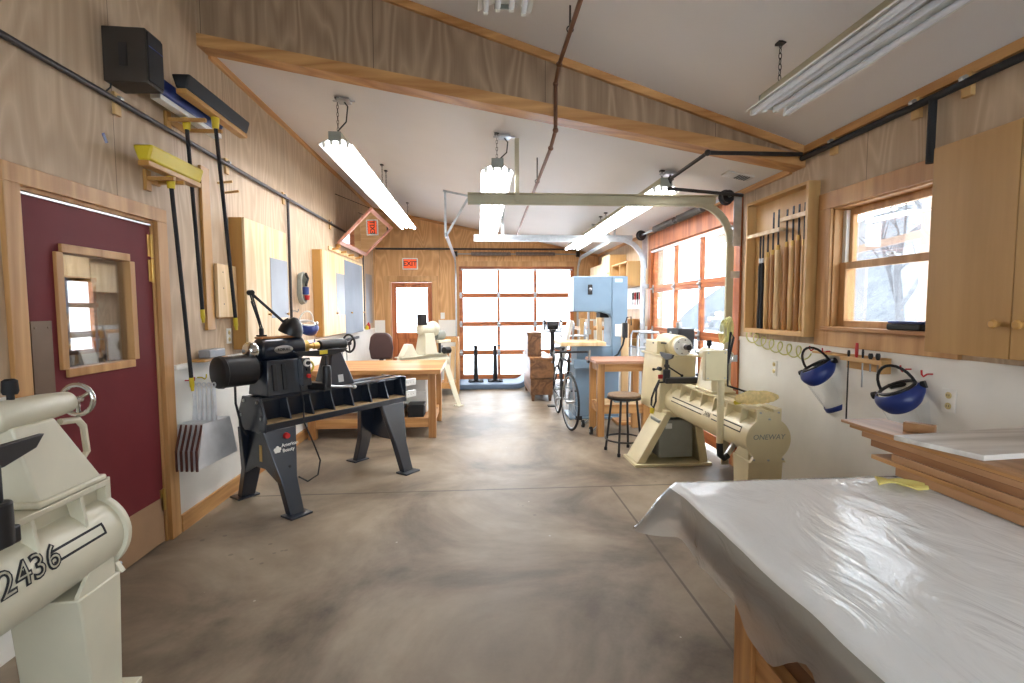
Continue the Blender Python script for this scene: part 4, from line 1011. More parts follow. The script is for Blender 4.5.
# headstock
m = MB(); m.T = Matrix.Translation((HX, 0, 0))
lo = [(-.14, -.125), (.19, -.125), (.19, .125), (-.14, .125)]; hi = [(-.12, -.10), (.17, -.10), (.17, .10), (-.12, .10)]
m.add([(x, y, .832) for x, y in lo]+[(x, y, 1.09) for x, y in hi], [(3, 2, 1, 0), (4, 5, 6, 7), (0, 1, 5, 4), (1, 2, 6, 5), (2, 3, 7, 6), (3, 0, 4, 7)])
hs = m.build('headstock', BLUEBK, bevel=.008, **B)
for x in (-.075, .0):
    m = MB(); m.T = Matrix.Translation((HX, 0, 0)); m.boxc((x, -.116, .965), (.034, .012, .19), -.09); m.build('tool_slot', RUBBER, hs, local=True, bevel=.004)
m = MB(); m.T = Matrix.Translation((HX, 0, 0)); m.lathe([(.06, -.13), (.082, -.12), (.088, -.08), (.088, .20), (.075, .215), (.05, .22)], (0, 0, 1.165), (1, 0, 0), 32); sh = m.build('spindle_housing', BLUEBK, **B)
m = MB(); m.T = Matrix.Translation((HX, 0, 0)); m.grid(lambda i, j: (.02+.075*math.cos(2*PI*i)*j, -.0895*math.cos(.34*math.sin(2*PI*i)*j-.02), 1.165+.0895*math.sin(.34*math.sin(2*PI*i)*j-.02)), 28, 2); m.build('badge', STEEL, sh, local=True)
text_mesh('ROBUST', .026, RUBBER, 'lettering', sh, lambda x, y, z: (HX+.02+x, -.0905, 1.163+y), bold=.0006)
m = MB(); m.T = Matrix.Translation((HX, 0, 0)); m.lathe([(.0, -.225), (.03, -.225), (.05, -.215), (.062, -.20), (.064, -.16), (.055, -.14), (.03, -.13)], (0, 0, 1.165), (1, 0, 0), 28); m.build('spindle_handwheel', CHROME, **B)
m = MB(); m.T = Matrix.Translation((HX, 0, 0)); m.lathe([(.035, .22), (.05, .23), (.052, .265), (.03, .27), (.018, .275), (.014, .32)], (0, 0, 1.165), (1, 0, 0), 24); m.build('chuck', BRASS, **B)
m = MB(); m.T = Matrix.Translation((HX, 0, 0)); m.box(-.12, .17, -.045, .05, 1.245, 1.258); m.build('headstock_tray', OAKX, bevel=.002, **B)
m = MB(); m.T = Matrix.Translation((HX, 0, 0)); m.boxc((.155, -.135, .985), (.075, .05, .21), -.07); cp = m.build('control_panel', BLUEBK, bevel=.006, **B)
m = MB(); m.T = Matrix.Translation((HX, 0, 0)); m.cyl((.155, -.16, 1.055), (.155, -.175, 1.055), .027, n=20); m.build('speed_dial', PLATEW, cp, local=True)
m = MB(); m.T = Matrix.Translation((HX, 0, 0)); m.cyl((.155, -.17, 1.055), (.155, -.19, 1.055), .015, n=16); m.build('speed_knob', BLACK, cp, local=True)
m = MB(); m.T = Matrix.Translation((HX, 0, 0)); m.cyl((.16, -.158, 1.005), (.16, -.172, 1.005), .011, n=14); m.build('switch', BLACK, cp, local=True)
m = MB(); m.T = Matrix.Translation((HX, 0, 0)); m.cyl((.165, -.15, .955), (.165, -.178, .955), .016, n=16); o = m.build('stop_button', REDP, cp, local=True); o['label'] = 'red stop button'
m = MB(); m.T = Matrix.Translation((HX, 0, 0)); m.lathe([(.0, -.43), (.075, -.43), (.108, -.415), (.113, -.39), (.108, -.385), (.108, -.18), (.095, -.165), (.05, -.12)], (0, .0, 1.03), (1, 0, 0), 32); mo = m.build('motor', BLACK, **B)
m = MB(); m.T = Matrix.Translation((HX, 0, 0)); m.tube([(-.3, 0, .925), (-.29, .02, .80), (-.26, .04, .70), (-.24, .05, .62), (-.2, .06, .55)], .008, 7); m.build('motor_cable', RUBBER, **B)
# tailstock
tx = .575
m = MB()
lo = [(tx-.10, -.10), (tx+.16, -.10), (tx+.16, .10), (tx-.10, .10)]; hi = [(tx-.03, -.055), (tx+.045, -.055), (tx+.045, .055), (tx-.03, .055)]
m.add([(x, y, .832) for x, y in lo]+[(x, y, 1.14) for x, y in hi], [(3, 2, 1, 0), (4, 5, 6, 7), (0, 1, 5, 4), (1, 2, 6, 5), (2, 3, 7, 6), (3, 0, 4, 7)])
ts = m.build('tailstock', BLUEBK, bevel=.008, **B)
m = MB(); m.boxc((tx+.02, -.092, .89), (.05, .006, .06), -.15); m.build('data_plate', STEEL, ts, local=True)
m = MB(); m.lathe([(.028, tx-.12), (.042, tx-.11), (.046, tx-.06), (.046, tx+.13), (.03, tx+.15)], (0, 0, 1.165), (1, 0, 0), 24); m.build('tailstock_barrel', BLACK, **B)
m = MB(); m.lathe([(.0, tx-.26), (.006, tx-.24), (.016, tx-.21), (.02, tx-.20), (.02, tx-.17), (.027, tx-.165), (.027, tx-.12)], (0, 0, 1.165), (1, 0, 0), 20); m.build('quill', BRASS, **B)
m = MB(); c = V(tx+.185, 0, 1.165); m.torus(c, (1, 0, 0), .075, .009, 30, 8).cyl((tx+.14, 0, 1.165), (tx+.20, 0, 1.165), .016, n=14)
for k in range(3):
    a = 2*PI*k/3+.4; m.tube([c, c+V(0, .075*math.cos(a), .075*math.sin(a))], .007, 7)
m.build('handwheel', DARKM, **B)
# banjo and tool rest
m = MB(); m.bar((.34, .08, .86), (.38, -.22, .86), .07, .055); m.build('banjo', BLACK, bevel=.008, **B)
m = MB(); m.lathe([(.032, .86), (.036, .90), (.034, 1.0), (.03, 1.02), (.014, 1.025), (.014, 1.10)], (.38, -.2, 0), (0, 0, 1), 20); m.build('tool_post', BLACK, **B)
m = MB(); m.prism([(-.24, .0), (.24, 0), (.2, -.03), (.03, -.05), (-.03, -.05), (-.2, -.03)], (.36, -.19, 1.145), (1, 0, 0), (0, 0, 1), (0, .018, 0)); tr = m.build('tool_rest', BLACK, bevel=.003, **B)
m = MB(); m.box(.33, .40, -.1925, -.1895, 1.112, 1.142); o = m.build('rest_label', YELP, tr, local=True); o['label'] = 'yellow sticker on the tool rest'
m = MB(); m.tube([(.40, -.22, .86), (.47, -.27, .85), (.56, -.30, .84)], .009, 7).sphere((.56, -.3, .84), .017, 10, 8); m.build('banjo_lever', STEEL, **B)
m = MB(); m.torus((.27, -.12, 1.02), (.3, 1, 0), .045, .007, 20, 6); o = m.build('drive_band', YELP, **B); o['label'] = 'yellow loop hung under the tool rest'
# cord drooping from the control panel to the floor side
m = MB(); m.tube([(.17, -.17, .90), (.18, -.19, .75), (.17, -.20, .62), (.22, -.24, .45), (.25, -.27, .32), (.22, -.28, .22), (.14, -.27, .19), (.08, -.25, .24)], .006, 7); m.build('control_cable', RUBBER, **B)
# bench lamp clamped to the headstock
l = thing('bench_lamp', 'black articulated bench lamp clamped on the black lathe headstock', 'lamp', t.matrix_world.translation, 0)
l.location = (-1.565+.6*.075, 3.76+.8*.075, 1.259); l.rotation_euler = (0, 0, math.atan2(.8, .6))
B2 = dict(parent=l, local=True)
m = MB(); m.cyl((-.06, .05, .0), (-.06, .05, .06), .016, n=14).box(-.09, -.03, .03, .07, -.0, .012); m.build('clamp_base', RUBBER, bevel=.002, **B2)
m = MB()
for s in (-.012, .012): m.tube([(-.06, .05+s, .06), (-.13, .05+s, .32)], .0055, 6)
m.tube([(-.07, .05, .09), (-.125, .05, .26)], .008, 6); m.build('lower_arm', RUBBER, **B2)
m = MB()
for s in (-.012, .012): m.tube([(-.13, .05+s, .32), (.11, .03+s, .10)], .0055, 6)
m.cyl((-.13, .03, .32), (-.13, .07, .32), .02, n=12); m.build('upper_arm', RUBBER, **B2)
m = MB(); m.lathe([(.018, .085), (.03, .075), (.062, .045), (.084, .0), (.088, -.045), (.084, -.047), (.078, .0), (.055, .04)], (.155, .0, .055), (.25, -.3, 1), 28); m.cyl((.11, .03, .10), (.14, .01, .12), .018, n=12); m.build('lamp_shade', BLACK, **B2)

# ------------------------------------------------------------------ left wall: speaker, brooms, dustpans
t = thing('wall_speaker', 'dark brown loudspeaker box mounted high on left plywood wall', 'speaker', (XL, 2.95, 2.67))
m = MB(); m.prism([(0, 0), (.215, .01), (.215, .155), (0, .165)], (XL+.002, 2.872, 2.67), (1, 0, 0), (0, 1, 0), (0, 0, .285)); m.build('cabinet', SPKR, t, bevel=.006)
m = MB(); m.box(XL+.2175, XL+.226, 2.89, 3.02, 2.685, 2.94); g = m.build('grille', GRILLE, t, bevel=.004)
m = MB(); m.box(XL+.2262, XL+.228, 2.895, 3.015, 2.865, 2.87); m.build('grille_strip', BLUEP, g)
m = MB(); m.prism([(.085, .0005), (.125, .0025), (.125, .006), (.085, .004)], (XL+.002, 2.868, 2.75), (1, 0, 0), (0, 1, 0), (0, 0, .12)); m.build('handle_slot', BLACK, t)
m = MB(); m.tube([(XL+.02, 2.9, 2.67), (XL+.03, 2.88, 2.64), (XL+.02, 2.86, 2.612)], .004, 6); m.build('cable', RUBBER, t)

def broom(hy, y0, y1, hx, z, tip_y, tip_z, mt, label, sock, grip):
    t = thing('push_broom', label, 'broom', (hx, hy, tip_z), 0, 'push brooms on the left wall')
    m = MB(); m.box(hx-.03, hx+.03, y0, y1, z+.0, z+.03); bk = m.build('head_block', PLATEW if mt is BLUEP else MAPLED, t, bevel=.004)
    m = MB(); m.prism([(-.03, 0), (.03, 0), (.055, .085), (-.055, .085)], (hx, y0, z+.03), (1, 0, 0), (0, 0, 1), (0, y1-y0, 0)); m.build('bristles', mt, t, bevel=.012)
    m = MB(); m.cyl((hx, hy, z-.07), (hx, hy, z+.005), .02, .026, n=14); m.build('handle_socket', sock, t)
    m = MB(); m.tube([(hx, hy, z-.05), (hx-.005, (hy+tip_y)/2, (z+tip_z)/2), (hx-.01, tip_y, tip_z)], .0125, 10); m.build('handle', RUBBER, t)
    m = MB(); e = V(hx-.01, tip_y, tip_z); d = (V(hx, hy, z)-e).normalized(); m.cyl(e+d*.0, e+d*.06, .0145, n=12).cyl(e-d*.03, e, .009, .012, n=10); m.build('hand_grip', grip, t)
broom(3.22, 2.97, 3.50, -1.85, 2.262, 3.36, .96, YELP, 'push broom with yellow bristles hung head up above the maroon door edge', YELP, YELP)
broom(3.45, 3.14, 3.84, -1.868, 2.69, 3.56, 1.40, BLUEP, 'push broom with blue bristles hung behind the black one', YELP, YELP)
broom(3.555, 3.17, 3.96, -1.74, 2.735, 3.75, 1.34, RUBBER, 'push broom with black bristles, highest on the left wall', YELP, YELP)
def rack(y0, y1, z, x1, label):
    t = thing('broom_rack', label, 'rack', (XL, (y0+y1)/2, z))
    m = MB(); m.box(XL+.001, XL+.02, y0, y0+.05, z-.07, z+.05); m.build('back_plate', MAPLED, t, bevel=.002)
    for y in (y0+.02, y1-.02):
        m = MB(); m.bar((XL+.02, y, z), (x1, y, z), .022, .022); m.build('arm', MAPLED, t, bevel=.002)
    m = MB(); m.box(XL+.001, XL+.02, y0+.05, y1, z-.02, z+.02); m.build('back_rail', MAPLED, t, bevel=.002)
rack(3.15, 3.29, 2.238, -1.80, 'wooden broom bracket holding the yellow broom')
rack(3.38, 3.62, 2.664, -1.72, 'wooden broom bracket holding the blue and black brooms')
for y, z, lb in ((4.02, 2.42, 'upper wooden peg beside the broom handles'), (4.12, 2.37, 'lower wooden peg beside the broom handles')):
    m = MB(); m.cyl((XL, y, z), (XL+.11, y, z+.012), .009, n=10); tag(m.build('wall_peg', MAPLE), lb, 'peg')
m = MB(); m.box(XL+.001, XL+.022, 3.75, 3.86, 1.31, 2.48); tag(m.build('wall_batten', MAPLED, bevel=.002), 'tall brown plywood batten behind the broom handles', 'board')
t = thing('wall_panel', 'small pale plywood square with peg holes next to broom tips', 'board', (XL, 4.05, 1.42))
m = MB(); m.box(XL+.02, XL+.045, 3.87, 4.22, 1.40, 1.80); m.build('panel', PINE, t, bevel=.002)
m = MB(); m.box(XL+.001, XL+.02, 3.92, 4.18, 1.39, 1.78); m.build('spacer', MAPLED, t)
for y in (3.95, 4.08):
    for z in (1.5, 1.62, 1.74):
        m = MB(); m.cyl((XL+.046, y, z), (XL+.0465, y, z), .006, n=8); m.build('hole', BLACK, t)
t = thing('sanding_block', 'dark grey block lying on a wood strip on white ledge', 'block', (XL+.06, 3.72, 1.10))
m = MB(); m.box(-.055, .05, -.20, .12, 0, .016); m.build('wood_strip', MAPLED, t, local=True, bevel=.002)
m = MB(); m.box(-.045, .035, -.10, .12, .016, .075); m.build('block', GREYM, t, local=True, bevel=.008)

def dustpan(y, x, lab, tilt):
    t = thing('dustpan', lab, 'dustpan', (x, y, .955), tilt, 'metal dustpans on the hook')
    m = MB(); W, T, D = .185, .125, .03
    m.add([(0, -W, -.53), (0, W, -.50), (0, T, -.24), (0, -T, -.24), (.002, -W, -.53), (.002, W, -.50), (.002, T, -.24), (.002, -T, -.24)], [(0, 1, 2, 3), (7, 6, 5, 4), (0, 4, 5, 1), (1, 5, 6, 2), (2, 6, 7, 3), (3, 7, 4, 0)])
    for s, zb in ((-1, -.53), (1, -.50)):
        m.add([(0, s*W, zb), (0, s*T, -.24), (-D, s*T, -.245), (-.010, s*W, zb), (0, s*(W-.003), zb), (0, s*(T-.003), -.24), (-D, s*(T-.003), -.245), (-.010, s*(W-.003), zb)],
              [(0, 1, 2, 3), (7, 6, 5, 4), (0, 3, 7, 4), (3, 2, 6, 7), (2, 1, 5, 6), (1, 0, 4, 5)])
    m.box(-D, .0, -T, T, -.243, -.239)
    m.build('pan', PANS, t, local=True)
    m = MB(); m.tube([(-.015, 0, -.24), (-.01, .0, -.12), (-.01, 0, -.02)], [.016, .012, .011], 10); m.torus((-.01, 0, .0), (1, 0, 0), .015, .005, 16, 6); m.build('handle', PANS, t, local=True)
    m = MB(); m.box(-.008, .004, -W-.004, -W+.006, -.535, -.40); m.bar((-.002, -W+.003, -.40), (-.006, -T, -.245), .012, .008); m.build('edge_strip', paint('brown_rubber_lip', (96, 56, 48), .6), t, local=True)
for i, lb in enumerate(('metal dustpan nearest the wall, lowest layer of the hung stack', 'second metal dustpan from the wall in the hung stack', 'middle metal dustpan of the five hung together', 'fourth metal dustpan from the wall in the hung stack', 'frontmost metal dustpan of the hung stack, showing its whole pan')):
    dustpan(3.47-.004*i, XL+.07+.034*i, lb, -.22)
for y, z, mt, lb in ((3.47, .985, REDP, 'red hook carrying the stack of dustpans'), (3.62, .985, YELP, 'yellow hook right of the dustpans'), (3.84, .955, REDP, 'red hook behind the black lathe motor')):
    hook((XL+.004, y, z), 1, lb, mt)

m = MB(); m.boxc((XL+.001, 2.86, 2.37), (.0015, .022, .05), .5); tag(m.build('tape_scrap', BLUEP), 'tiny scrap of blue tape on plywood between speaker and door', 'tape')

# ------------------------------------------------------------------ left wall: cupboards, boards, hung things
def wall_cup(y0, y1, z0, z1, d, label, splits):
    t = thing('wall_cupboard', label, 'cupboard', (XL, (y0+y1)/2, z0))
    m = MB(); m.box(XL+.001, XL+d-.02, y0, y1, z0, z1); o = m.build('carcass', MAPLED, t, bevel=.002)
    ys = [y0]+splits+[y1]
    for a, b in zip(ys, ys[1:]):
        m = MB(); m.box(XL+d-.019, XL+d, a+.0015, b-.0015, z0, z1); dr = m.build('door', PINE, t, bevel=.002)
        m = MB(); m.lathe([(.007, 0), (.008, .012), (.015, .02), (.01, .028)], (XL+d, b-.05, z0+.28), (1, 0, 0), 14); m.build('knob', MAPLED, dr)
    return t
c1 = wall_cup(4.16, 5.04, 1.135, 2.19, .12, 'shallow maple wall cupboard beside broom tips, near one of two', [4.62])
def sheet(y0, y1, z0, z1, x, label, mt=GREYM, name='steel_sheet'):
    m = MB(); m.box(x, x+.003, y0, y1, z0, z1); return tag(m.build(name, mt), label, 'sheet')
sheet(4.635, 5.03, 1.38, 1.92, XL+.1205, 'grey metal sheet on the nearer maple cupboard')
c2 = wall_cup(6.16, 8.28, 1.125, 2.17, .12, 'wide shallow maple wall cupboard under the tilted mirror, far one', [6.75, 7.5])
sheet(6.72, 7.13, 1.38, 1.93, XL+.1205, 'small grey metal sheet left of the large dark board')
sheet(7.14, 8.2, 1.10, 2.14, XL+.1205, 'large grey blue writing board on the far maple cupboard', paint('slate_board', (118, 126, 138), .6, var=.15, scale=2), 'writing_board')
sheet(9.0, 9.5, 1.2, 2.08, XL+.001, 'narrow grey board in the far left corner', GREYM)
# tilted mirror above the far cupboard
t = thing('tilted_mirror', 'pink framed mirror tilted down from left wall above far cupboard', 'mirror', (XL+.05, 7.7, 2.35))
my0, my1 = 7.05, 8.72; P0 = V(XL+.06, 0, 2.36); P1 = V(XL+.53, 0, 2.84); dd = (P1-P0).normalized(); nn = V(dd.z, 0, -dd.x)
def slab(m, a0, a1, y0, y1, n0, n1):
    c = [P0+dd*a+nn*n for n in (n0, n1) for a in (a0, a1)]
    m.add([V(p.x, y, p.z) for y in (y0, y1) for p in c], [(0, 1, 3, 2), (4, 6, 7, 5), (0, 4, 5, 1), (2, 3, 7, 6), (0, 2, 6, 4), (1, 5, 7, 3)])
LM = (P1-P0).length
m = MB(); slab(m, .0, LM, my0, my1, -.012, -.002); m.build('backing_board', PINKW, t)
m = MB(); slab(m, .05, LM-.05, my0+.05, my1-.05, -.001, .003); m.build('mirror_glass', MIRROR, t)
m = MB(); slab(m, 0, .055, my0, my1, -.0015, .02); slab(m, LM-.055, LM, my0, my1, -.0015, .02); slab(m, .055, LM-.055, my0, my0+.055, -.0015, .02); slab(m, .055, LM-.055, my1-.055, my1, -.0015, .02); m.build('mirror_frame', PINKW, t, bevel=.003)
for y in (7.2, 8.55):
    m = MB(); m.tube([(P1.x, y, P1.z), (XL+.005, y, 3.05)], .004, 6); m.build('stay_wire', DARKM, t)
    m = MB(); m.box(XL+.001, XL+.06, y-.02, y+.02, 2.31, 2.36); m.build('bracket', MAPLED, t, bevel=.003)
t = thing('peg_rail', 'pale rail with wooden pegs under the tilted mirror', 'rail', (XL, 7.6, 2.26))
m = MB(); m.box(XL+.001, XL+.02, 6.8, 8.45, 2.24, 2.29); m.build('rail', PINE, t, bevel=.002)
for i in range(4):
    m = MB(); y = 6.95+.42*i; m.cyl((XL+.02, y, 2.265), (XL+.10, y, 2.275), .013, .016, n=10); m.build('peg', YELP if False else MAPLED, t)
# face shield and hose coil hung between the cupboards
fs = face_shield((XL+.16, 5.48, 1.43), PI/2-.7, .05, 'white-headed blue face shield hung between the maple cupboards', hm=PLATEW, visor_len=.1)
del fs['group']
hook((XL, 5.48, 1.44), 1, 'grey hook holding face shield between the cupboards', STEEL)
t = thing('hose_coil', 'hanging coil of grey hose with red and blue valve between cupboards', 'hose', (XL+.04, 5.65, 1.50))
m = MB()
pts = []
for i in range(4*24+1):
    a = 2*PI*i/24; pts.append((XL+.03+.011*(i/24), 5.65+.10*math.cos(a)+.006*math.sin(3*a), 1.68+.165*math.sin(a)+.004*i/24))
m.tube(pts, .012, 7); m.build('hose', GREYBOX, t)
m = MB(); m.cyl((XL+.08, 5.67, 1.70), (XL+.08, 5.67, 1.62), .035, n=14); m.build('valve_body', BLUEP, t)
m = MB(); m.cyl((XL+.09, 5.68, 1.61), (XL+.09, 5.68, 1.56), .03, .022, n=12); m.build('valve_cap', REDP, t)
m = MB(); m.tube([(XL+.08, 5.68, 1.72), (XL+.085, 5.74, 1.80), (XL+.08, 5.68, 1.85)], .014, 8); m.build('black_hose_end', RUBBER, t)
hook((XL, 5.65, 1.83), 1, 'grey hook holding the hose coil', STEEL)
# little bottles and a black bar on the ledge near the far corner
for y, h, mt, lb in ((8.95, .12, REDP, 'small red bottle on the white ledge near far corner'), (8.82, .08, YELP, 'small yellow bottle on the white ledge near far corner')):
    m = MB(); m.lathe([(.03, 0), (.032, .01), (.032, h*.7), (.014, h*.8), (.014, h), (.0, h)], (XL+.045, y, 1.10), (0, 0, 1), 14); tag(m.build('bottle', mt), lb, 'bottle')
t = thing('magnetic_bar', 'black bar tool holder on white wall behind oak bench', 'tool holder', (XL+.004, 7.75, 1.0))
m = MB(); m.box(0, .03, -.55, .55, -.02, .02); m.build('bar', BLACK, t, local=True, bevel=.003)
m = MB(); m.tube([(.015, -.5, -.02), (.04, -.5, -.25), (.03, -.45, -.45)], .008, 6); m.build('hanging_tool', STEEL, t, local=True)
m = MB(); m.tube([(.015, -.3, -.02), (.04, -.3, -.22), (.05, -.32, -.42)], .008, 6); m.build('hanging_tool', STEEL, t, local=True)

# ------------------------------------------------------------------ exit sign, switch
t = thing('exit_sign', 'small EXIT sign above the glazed far door', 'sign', (-1.28, YF, 2.20))
m = MB(); m.box(-.145, .145, -.03, -.001, 0, .215); m.build('housing', PLATEW, t, local=True, bevel=.004)
m = MB(); m.box(-.125, .125, -.034, -.029, .02, .195); fc = m.build('sign_face', paint('dark_sign_face', (60, 26, 20), .5), t, local=True)
m = MB(); m.box(-.118, .118, -.0345, -.034, .026, .189); m.build('sign_panel', emit('lit_sign_orange', (236, 84, 30), .55), fc, local=True)
text_mesh('EXIT', .125, paint('sign_letter', (44, 16, 14), .5), 'lettering', fc, lambda x, y, z: (x, -.0355-z, .107+y), bold=.004)
m = MB(); m.box(-.04, .04, -.008, 0, -.06, .06); 
t = thing('light_switch', 'white switch plate right of the glazed far door', 'switch', (-.68, YF, 1.32))
m.build('cover_plate', PLATEW, t, local=True, bevel=.003)
for x in (-.015, .015):
    m = MB(); m.box(x-.005, x+.005, -.014, -.008, -.012, .012); m.build('toggle', PLATEW, t, local=True)

# ------------------------------------------------------------------ oak workbench by the left wall
t = thing('workbench', 'long oak workbench behind the black lathe at left wall', 'workbench', (-1.18, 6.1, 0))
m = MB(); m.box(-1.94, -.42, 5.54, 6.62, .735, .785); m.build('bench_top', OAKX, t, bevel=.004)
for x in (-1.9, -.57):
    for y in (5.62, 6.46):
        m = MB(); m.box(x, x+.085, y, y+.085, 0, .735); m.build('leg', OAK, t, bevel=.004)
m = MB(); m.box(-1.815, -.57, 5.63, 5.665, .66, .735).box(-1.815, -.57, 6.49, 6.53, .66, .735).box(-1.89, -1.85, 5.705, 6.46, .66, .735).box(-.55, -.51, 5.705, 6.46, .66, .735); m.build('apron', OAKX, t, bevel=.002)
m = MB(); m.box(-1.815, -.57, 5.64, 5.675, .12, .22).box(-1.815, -.57, 6.49, 6.525, .12, .22).box(-.55, -.515, 5.705, 6.46, .12, .22).box(-1.88, -1.845, 5.705, 6.46, .12, .22); m.build('stretcher', OAKX, t, bevel=.002)
m = MB(); m.box(-1.815, -.57, 5.675, 6.49, .2, .222); m.build('lower_shelf', OAKX, t)
t = thing('drawer_cabinet', 'white drawer cabinet standing on the shelf under the oak bench', 'cabinet', (-1.0, 6.2, .222))
m = MB(); m.box(-1.6, -.62, 5.99, 6.45, .222, .72); m.build('carcass', PLATEW, t, bevel=.004)
for z in (.235, .475):
    m = MB(); m.box(-1.59, -.63, 5.972, 5.99, z+.0, z+.235); d = m.build('drawer', PLATEW, t, bevel=.003)
    m = MB(); m.tube([(-1.18, 5.972, z+.18), (-1.18, 5.95, z+.18), (-1.04, 5.95, z+.18), (-1.04, 5.972, z+.18)], .006, 6); m.build('drawer_pull', STEEL, d)
for x, w_, h, mt, lb in ((-1.0, .3, .10, OAKX, 'brown box on the bench shelf, left of the dark one'), (-.72, .18, .12, RUBBER, 'dark box at the right end of the bench shelf')):
    m = MB(); m.box(x-w_/2, x+w_/2, 5.70, 5.93, .222, .222+h); t = tag(m.build('storage_box', mt, bevel=.004), lb, 'box')
    m = MB(); m.box(x-w_/2-.005, x+w_/2+.005, 5.695, 5.935, .222+h, .222+h+.02); m.build('lid', BLACK, t, bevel=.002)

# brown padded chair at the far left
t = thing('office_chair', 'dark brown leather chair behind the oak bench at far left', 'chair', (-1.62, 8.3, 0))
m = MB(); m.prism([(-.17, .62), (.17, .62), (.20, .8), (.17, 1.0), (.10, 1.06), (-.10, 1.06), (-.17, 1.0), (-.20, .8)], (0, .12, 0), (1, 0, 0), (0, 0, 1), (0, .09, 0)); m.build('backrest', LEATHER, t, local=True, bevel=.03, seg=3)
m = MB(); m.prism([(-.24, -.25), (.24, -.25), (.26, .0), (.22, .2), (-.22, .2), (-.26, 0)], (0, 0, .44), (1, 0, 0), (0, 1, 0), (0, 0, .09)); m.build('seat', LEATHER, t, local=True, bevel=.03, seg=3)
m = MB(); m.bar((0, .1, .44), (0, .19, .70), .07, .012, (0, 1, 0)); m.build('back_bracket', BLACK, t, local=True)
m = MB(); m.cyl((0, 0, .08), (0, 0, .44), .028, n=14); m.build('gas_column', BLACK, t, local=True)
for k in range(5):
    a = 2*PI*k/5; m = MB(); m.bar((0, 0, .09), (.27*math.cos(a), .27*math.sin(a), .065), .045, .03); lg = m.build('leg', BLACK, t, local=True, bevel=.004)
    m = MB(); c = V(.27*math.cos(a), .27*math.sin(a), .027); m.cyl(c-V(.02, 0, 0), c+V(.02, 0, 0), .027, n=12); m.cyl(c, c+V(0, 0, .04), .008, n=8); m.build('castor', RUBBER, lg, local=True)

# ------------------------------------------------------------------ small cream lathe by the exit door
t = thing('wood_lathe', 'smaller cream lathe beyond the oak bench near exit door', 'lathe', (-.72, 7.45, 0), .9)
B = dict(parent=t, local=True)
m = MB(); m.cyl((-.62, 0, .66), (.35, 0, .66), .09, n=28).box(-.62, .35, -.075, -.02, .775, .79).box(-.62, .35, .02, .075, .775, .79).box(-.62, .35, -.03, .03, .7, .776); m.build('bed', CREAM, bevel=.002, **B)
for x, s in ((.28, 1), (-.5, -1)):
    for q in (-1, 1):
        m = MB(); m.prism([(-.06, .62), (.06, .62), (.045, .0), (-.045, .0)], (x, q*.05, 0), (1, 0, 0), (0, 0, 1), (0, q*.02, 0))
        m2 = MB(); m2.add([V(p.x, p.y+q*(.62-p.z)*.42, p.z) for p in m.v], m.f); lg = m2.build('leg', CREAM, bevel=.004, **B)
        m = MB(); m.box(x-.06, x+.06, q*.31-.05, q*.31+.05, 0, .015); m.build('foot', CREAM, lg, local=True)
m = MB(); lo = [(-.20, -.11), (.06, -.11), (.06, .11), (-.20, .11)]; hi = [(-.16, -.07), (.03, -.07), (.03, .07), (-.16, .07)]
m.add([(x, y, .79) for x, y in lo]+[(x, y, 1.10) for x, y in hi], [(3, 2, 1, 0), (4, 5, 6, 7), (0, 1, 5, 4), (1, 2, 6, 5), (2, 3, 7, 6), (3, 0, 4, 7)])
m.lathe([(.05, -.22), (.08, -.20), (.085, .02), (.11, .04), (.115, .10), (.07, .12)], (0, 0, 1.16), (1, 0, 0), 26); hs = m.build('headstock', CREAM, bevel=.008, **B)
m = MB(); m.boxc((-.17, -.02, 1.30), (.12, .09, .16)); m.build('switch_box', DARKM, bevel=.006, **B)
m = MB(); m.lathe([(.06, .12), (.075, .13), (.075, .3), (.06, .31)], (0, .02, 1.06), (1, 0, 0), 22); m.build('motor', GREYBOX, **B)
m = MB(); m.prism([(-.58, .79), (-.30, .79), (-.40, .96), (-.46, .96)], (0, -.06, 0), (1, 0, 0), (0, 0, 1), (0, .12, 0)); m.build('tailstock', CREAM, bevel=.008, **B)
m = MB(); m.box(.08, .34, -.12, -.06, .95, .99); m.build('tool_rest', CREAM, bevel=.006, **B)
m = MB(); m.cyl((.12, -.09, .80), (.12, -.09, .95), .02, n=12).cyl((.2, -.1, .83), (.32, -.1, .83), .05, n=16); m.build('banjo', DARKM, **B)

# wood storage rack beside it
t = thing('lumber_rack', 'low oak frame rack with upright offcuts left of far glazed door', 'rack', (-.59, 8.67, 0))
x0, x1, y0, y1 = -.82, -.36, 8.5, 8.84
for x in (x0, x1):
    for y in (y0, y1):
        m = MB(); m.box(x-.025, x+.025, y-.025, y+.025, 0, .96); m.build('post', FIRZ, t, bevel=.003)
for z in (.1, .89):
    for y in (y0, y1):
        m = MB(); m.box(x0+.025, x1-.025, y-.02, y+.02, z, z+.08); m.build('rail', FIRX, t, bevel=.003)
    for x in (x0, x1):
        m = MB(); m.box(x-.02, x+.02, y0+.025, y1-.025, z, z+.08); m.build('end_rail', FIR, t, bevel=.003)
m = MB(); m.box(x0-.02, x1+.02, y0-.02, y1+.02, .181, .2); m.build('rack_floor', OAKX, t)
for i, (x, h, w_, mt) in enumerate(((-.77, .58, .06, MAPLE), (-.67, .62, .08, GREYM), (-.56, .55, .07, OAK), (-.46, .60, .07, PINE))):
    m = MB(); m.bar((x, 8.60, .201), (x+.02, 8.74, .2+h), w_, .03, (0, 1, 0))
    tag(m.build('offcut', mt, bevel=.003), ('pale upright offcut, leftmost in low oak rack', 'grey upright offcut, second from left in low oak rack', 'brown upright offcut, third from left in low oak rack', 'palest upright offcut, rightmost in low oak rack')[i], 'offcut', 'offcuts in the low rack')

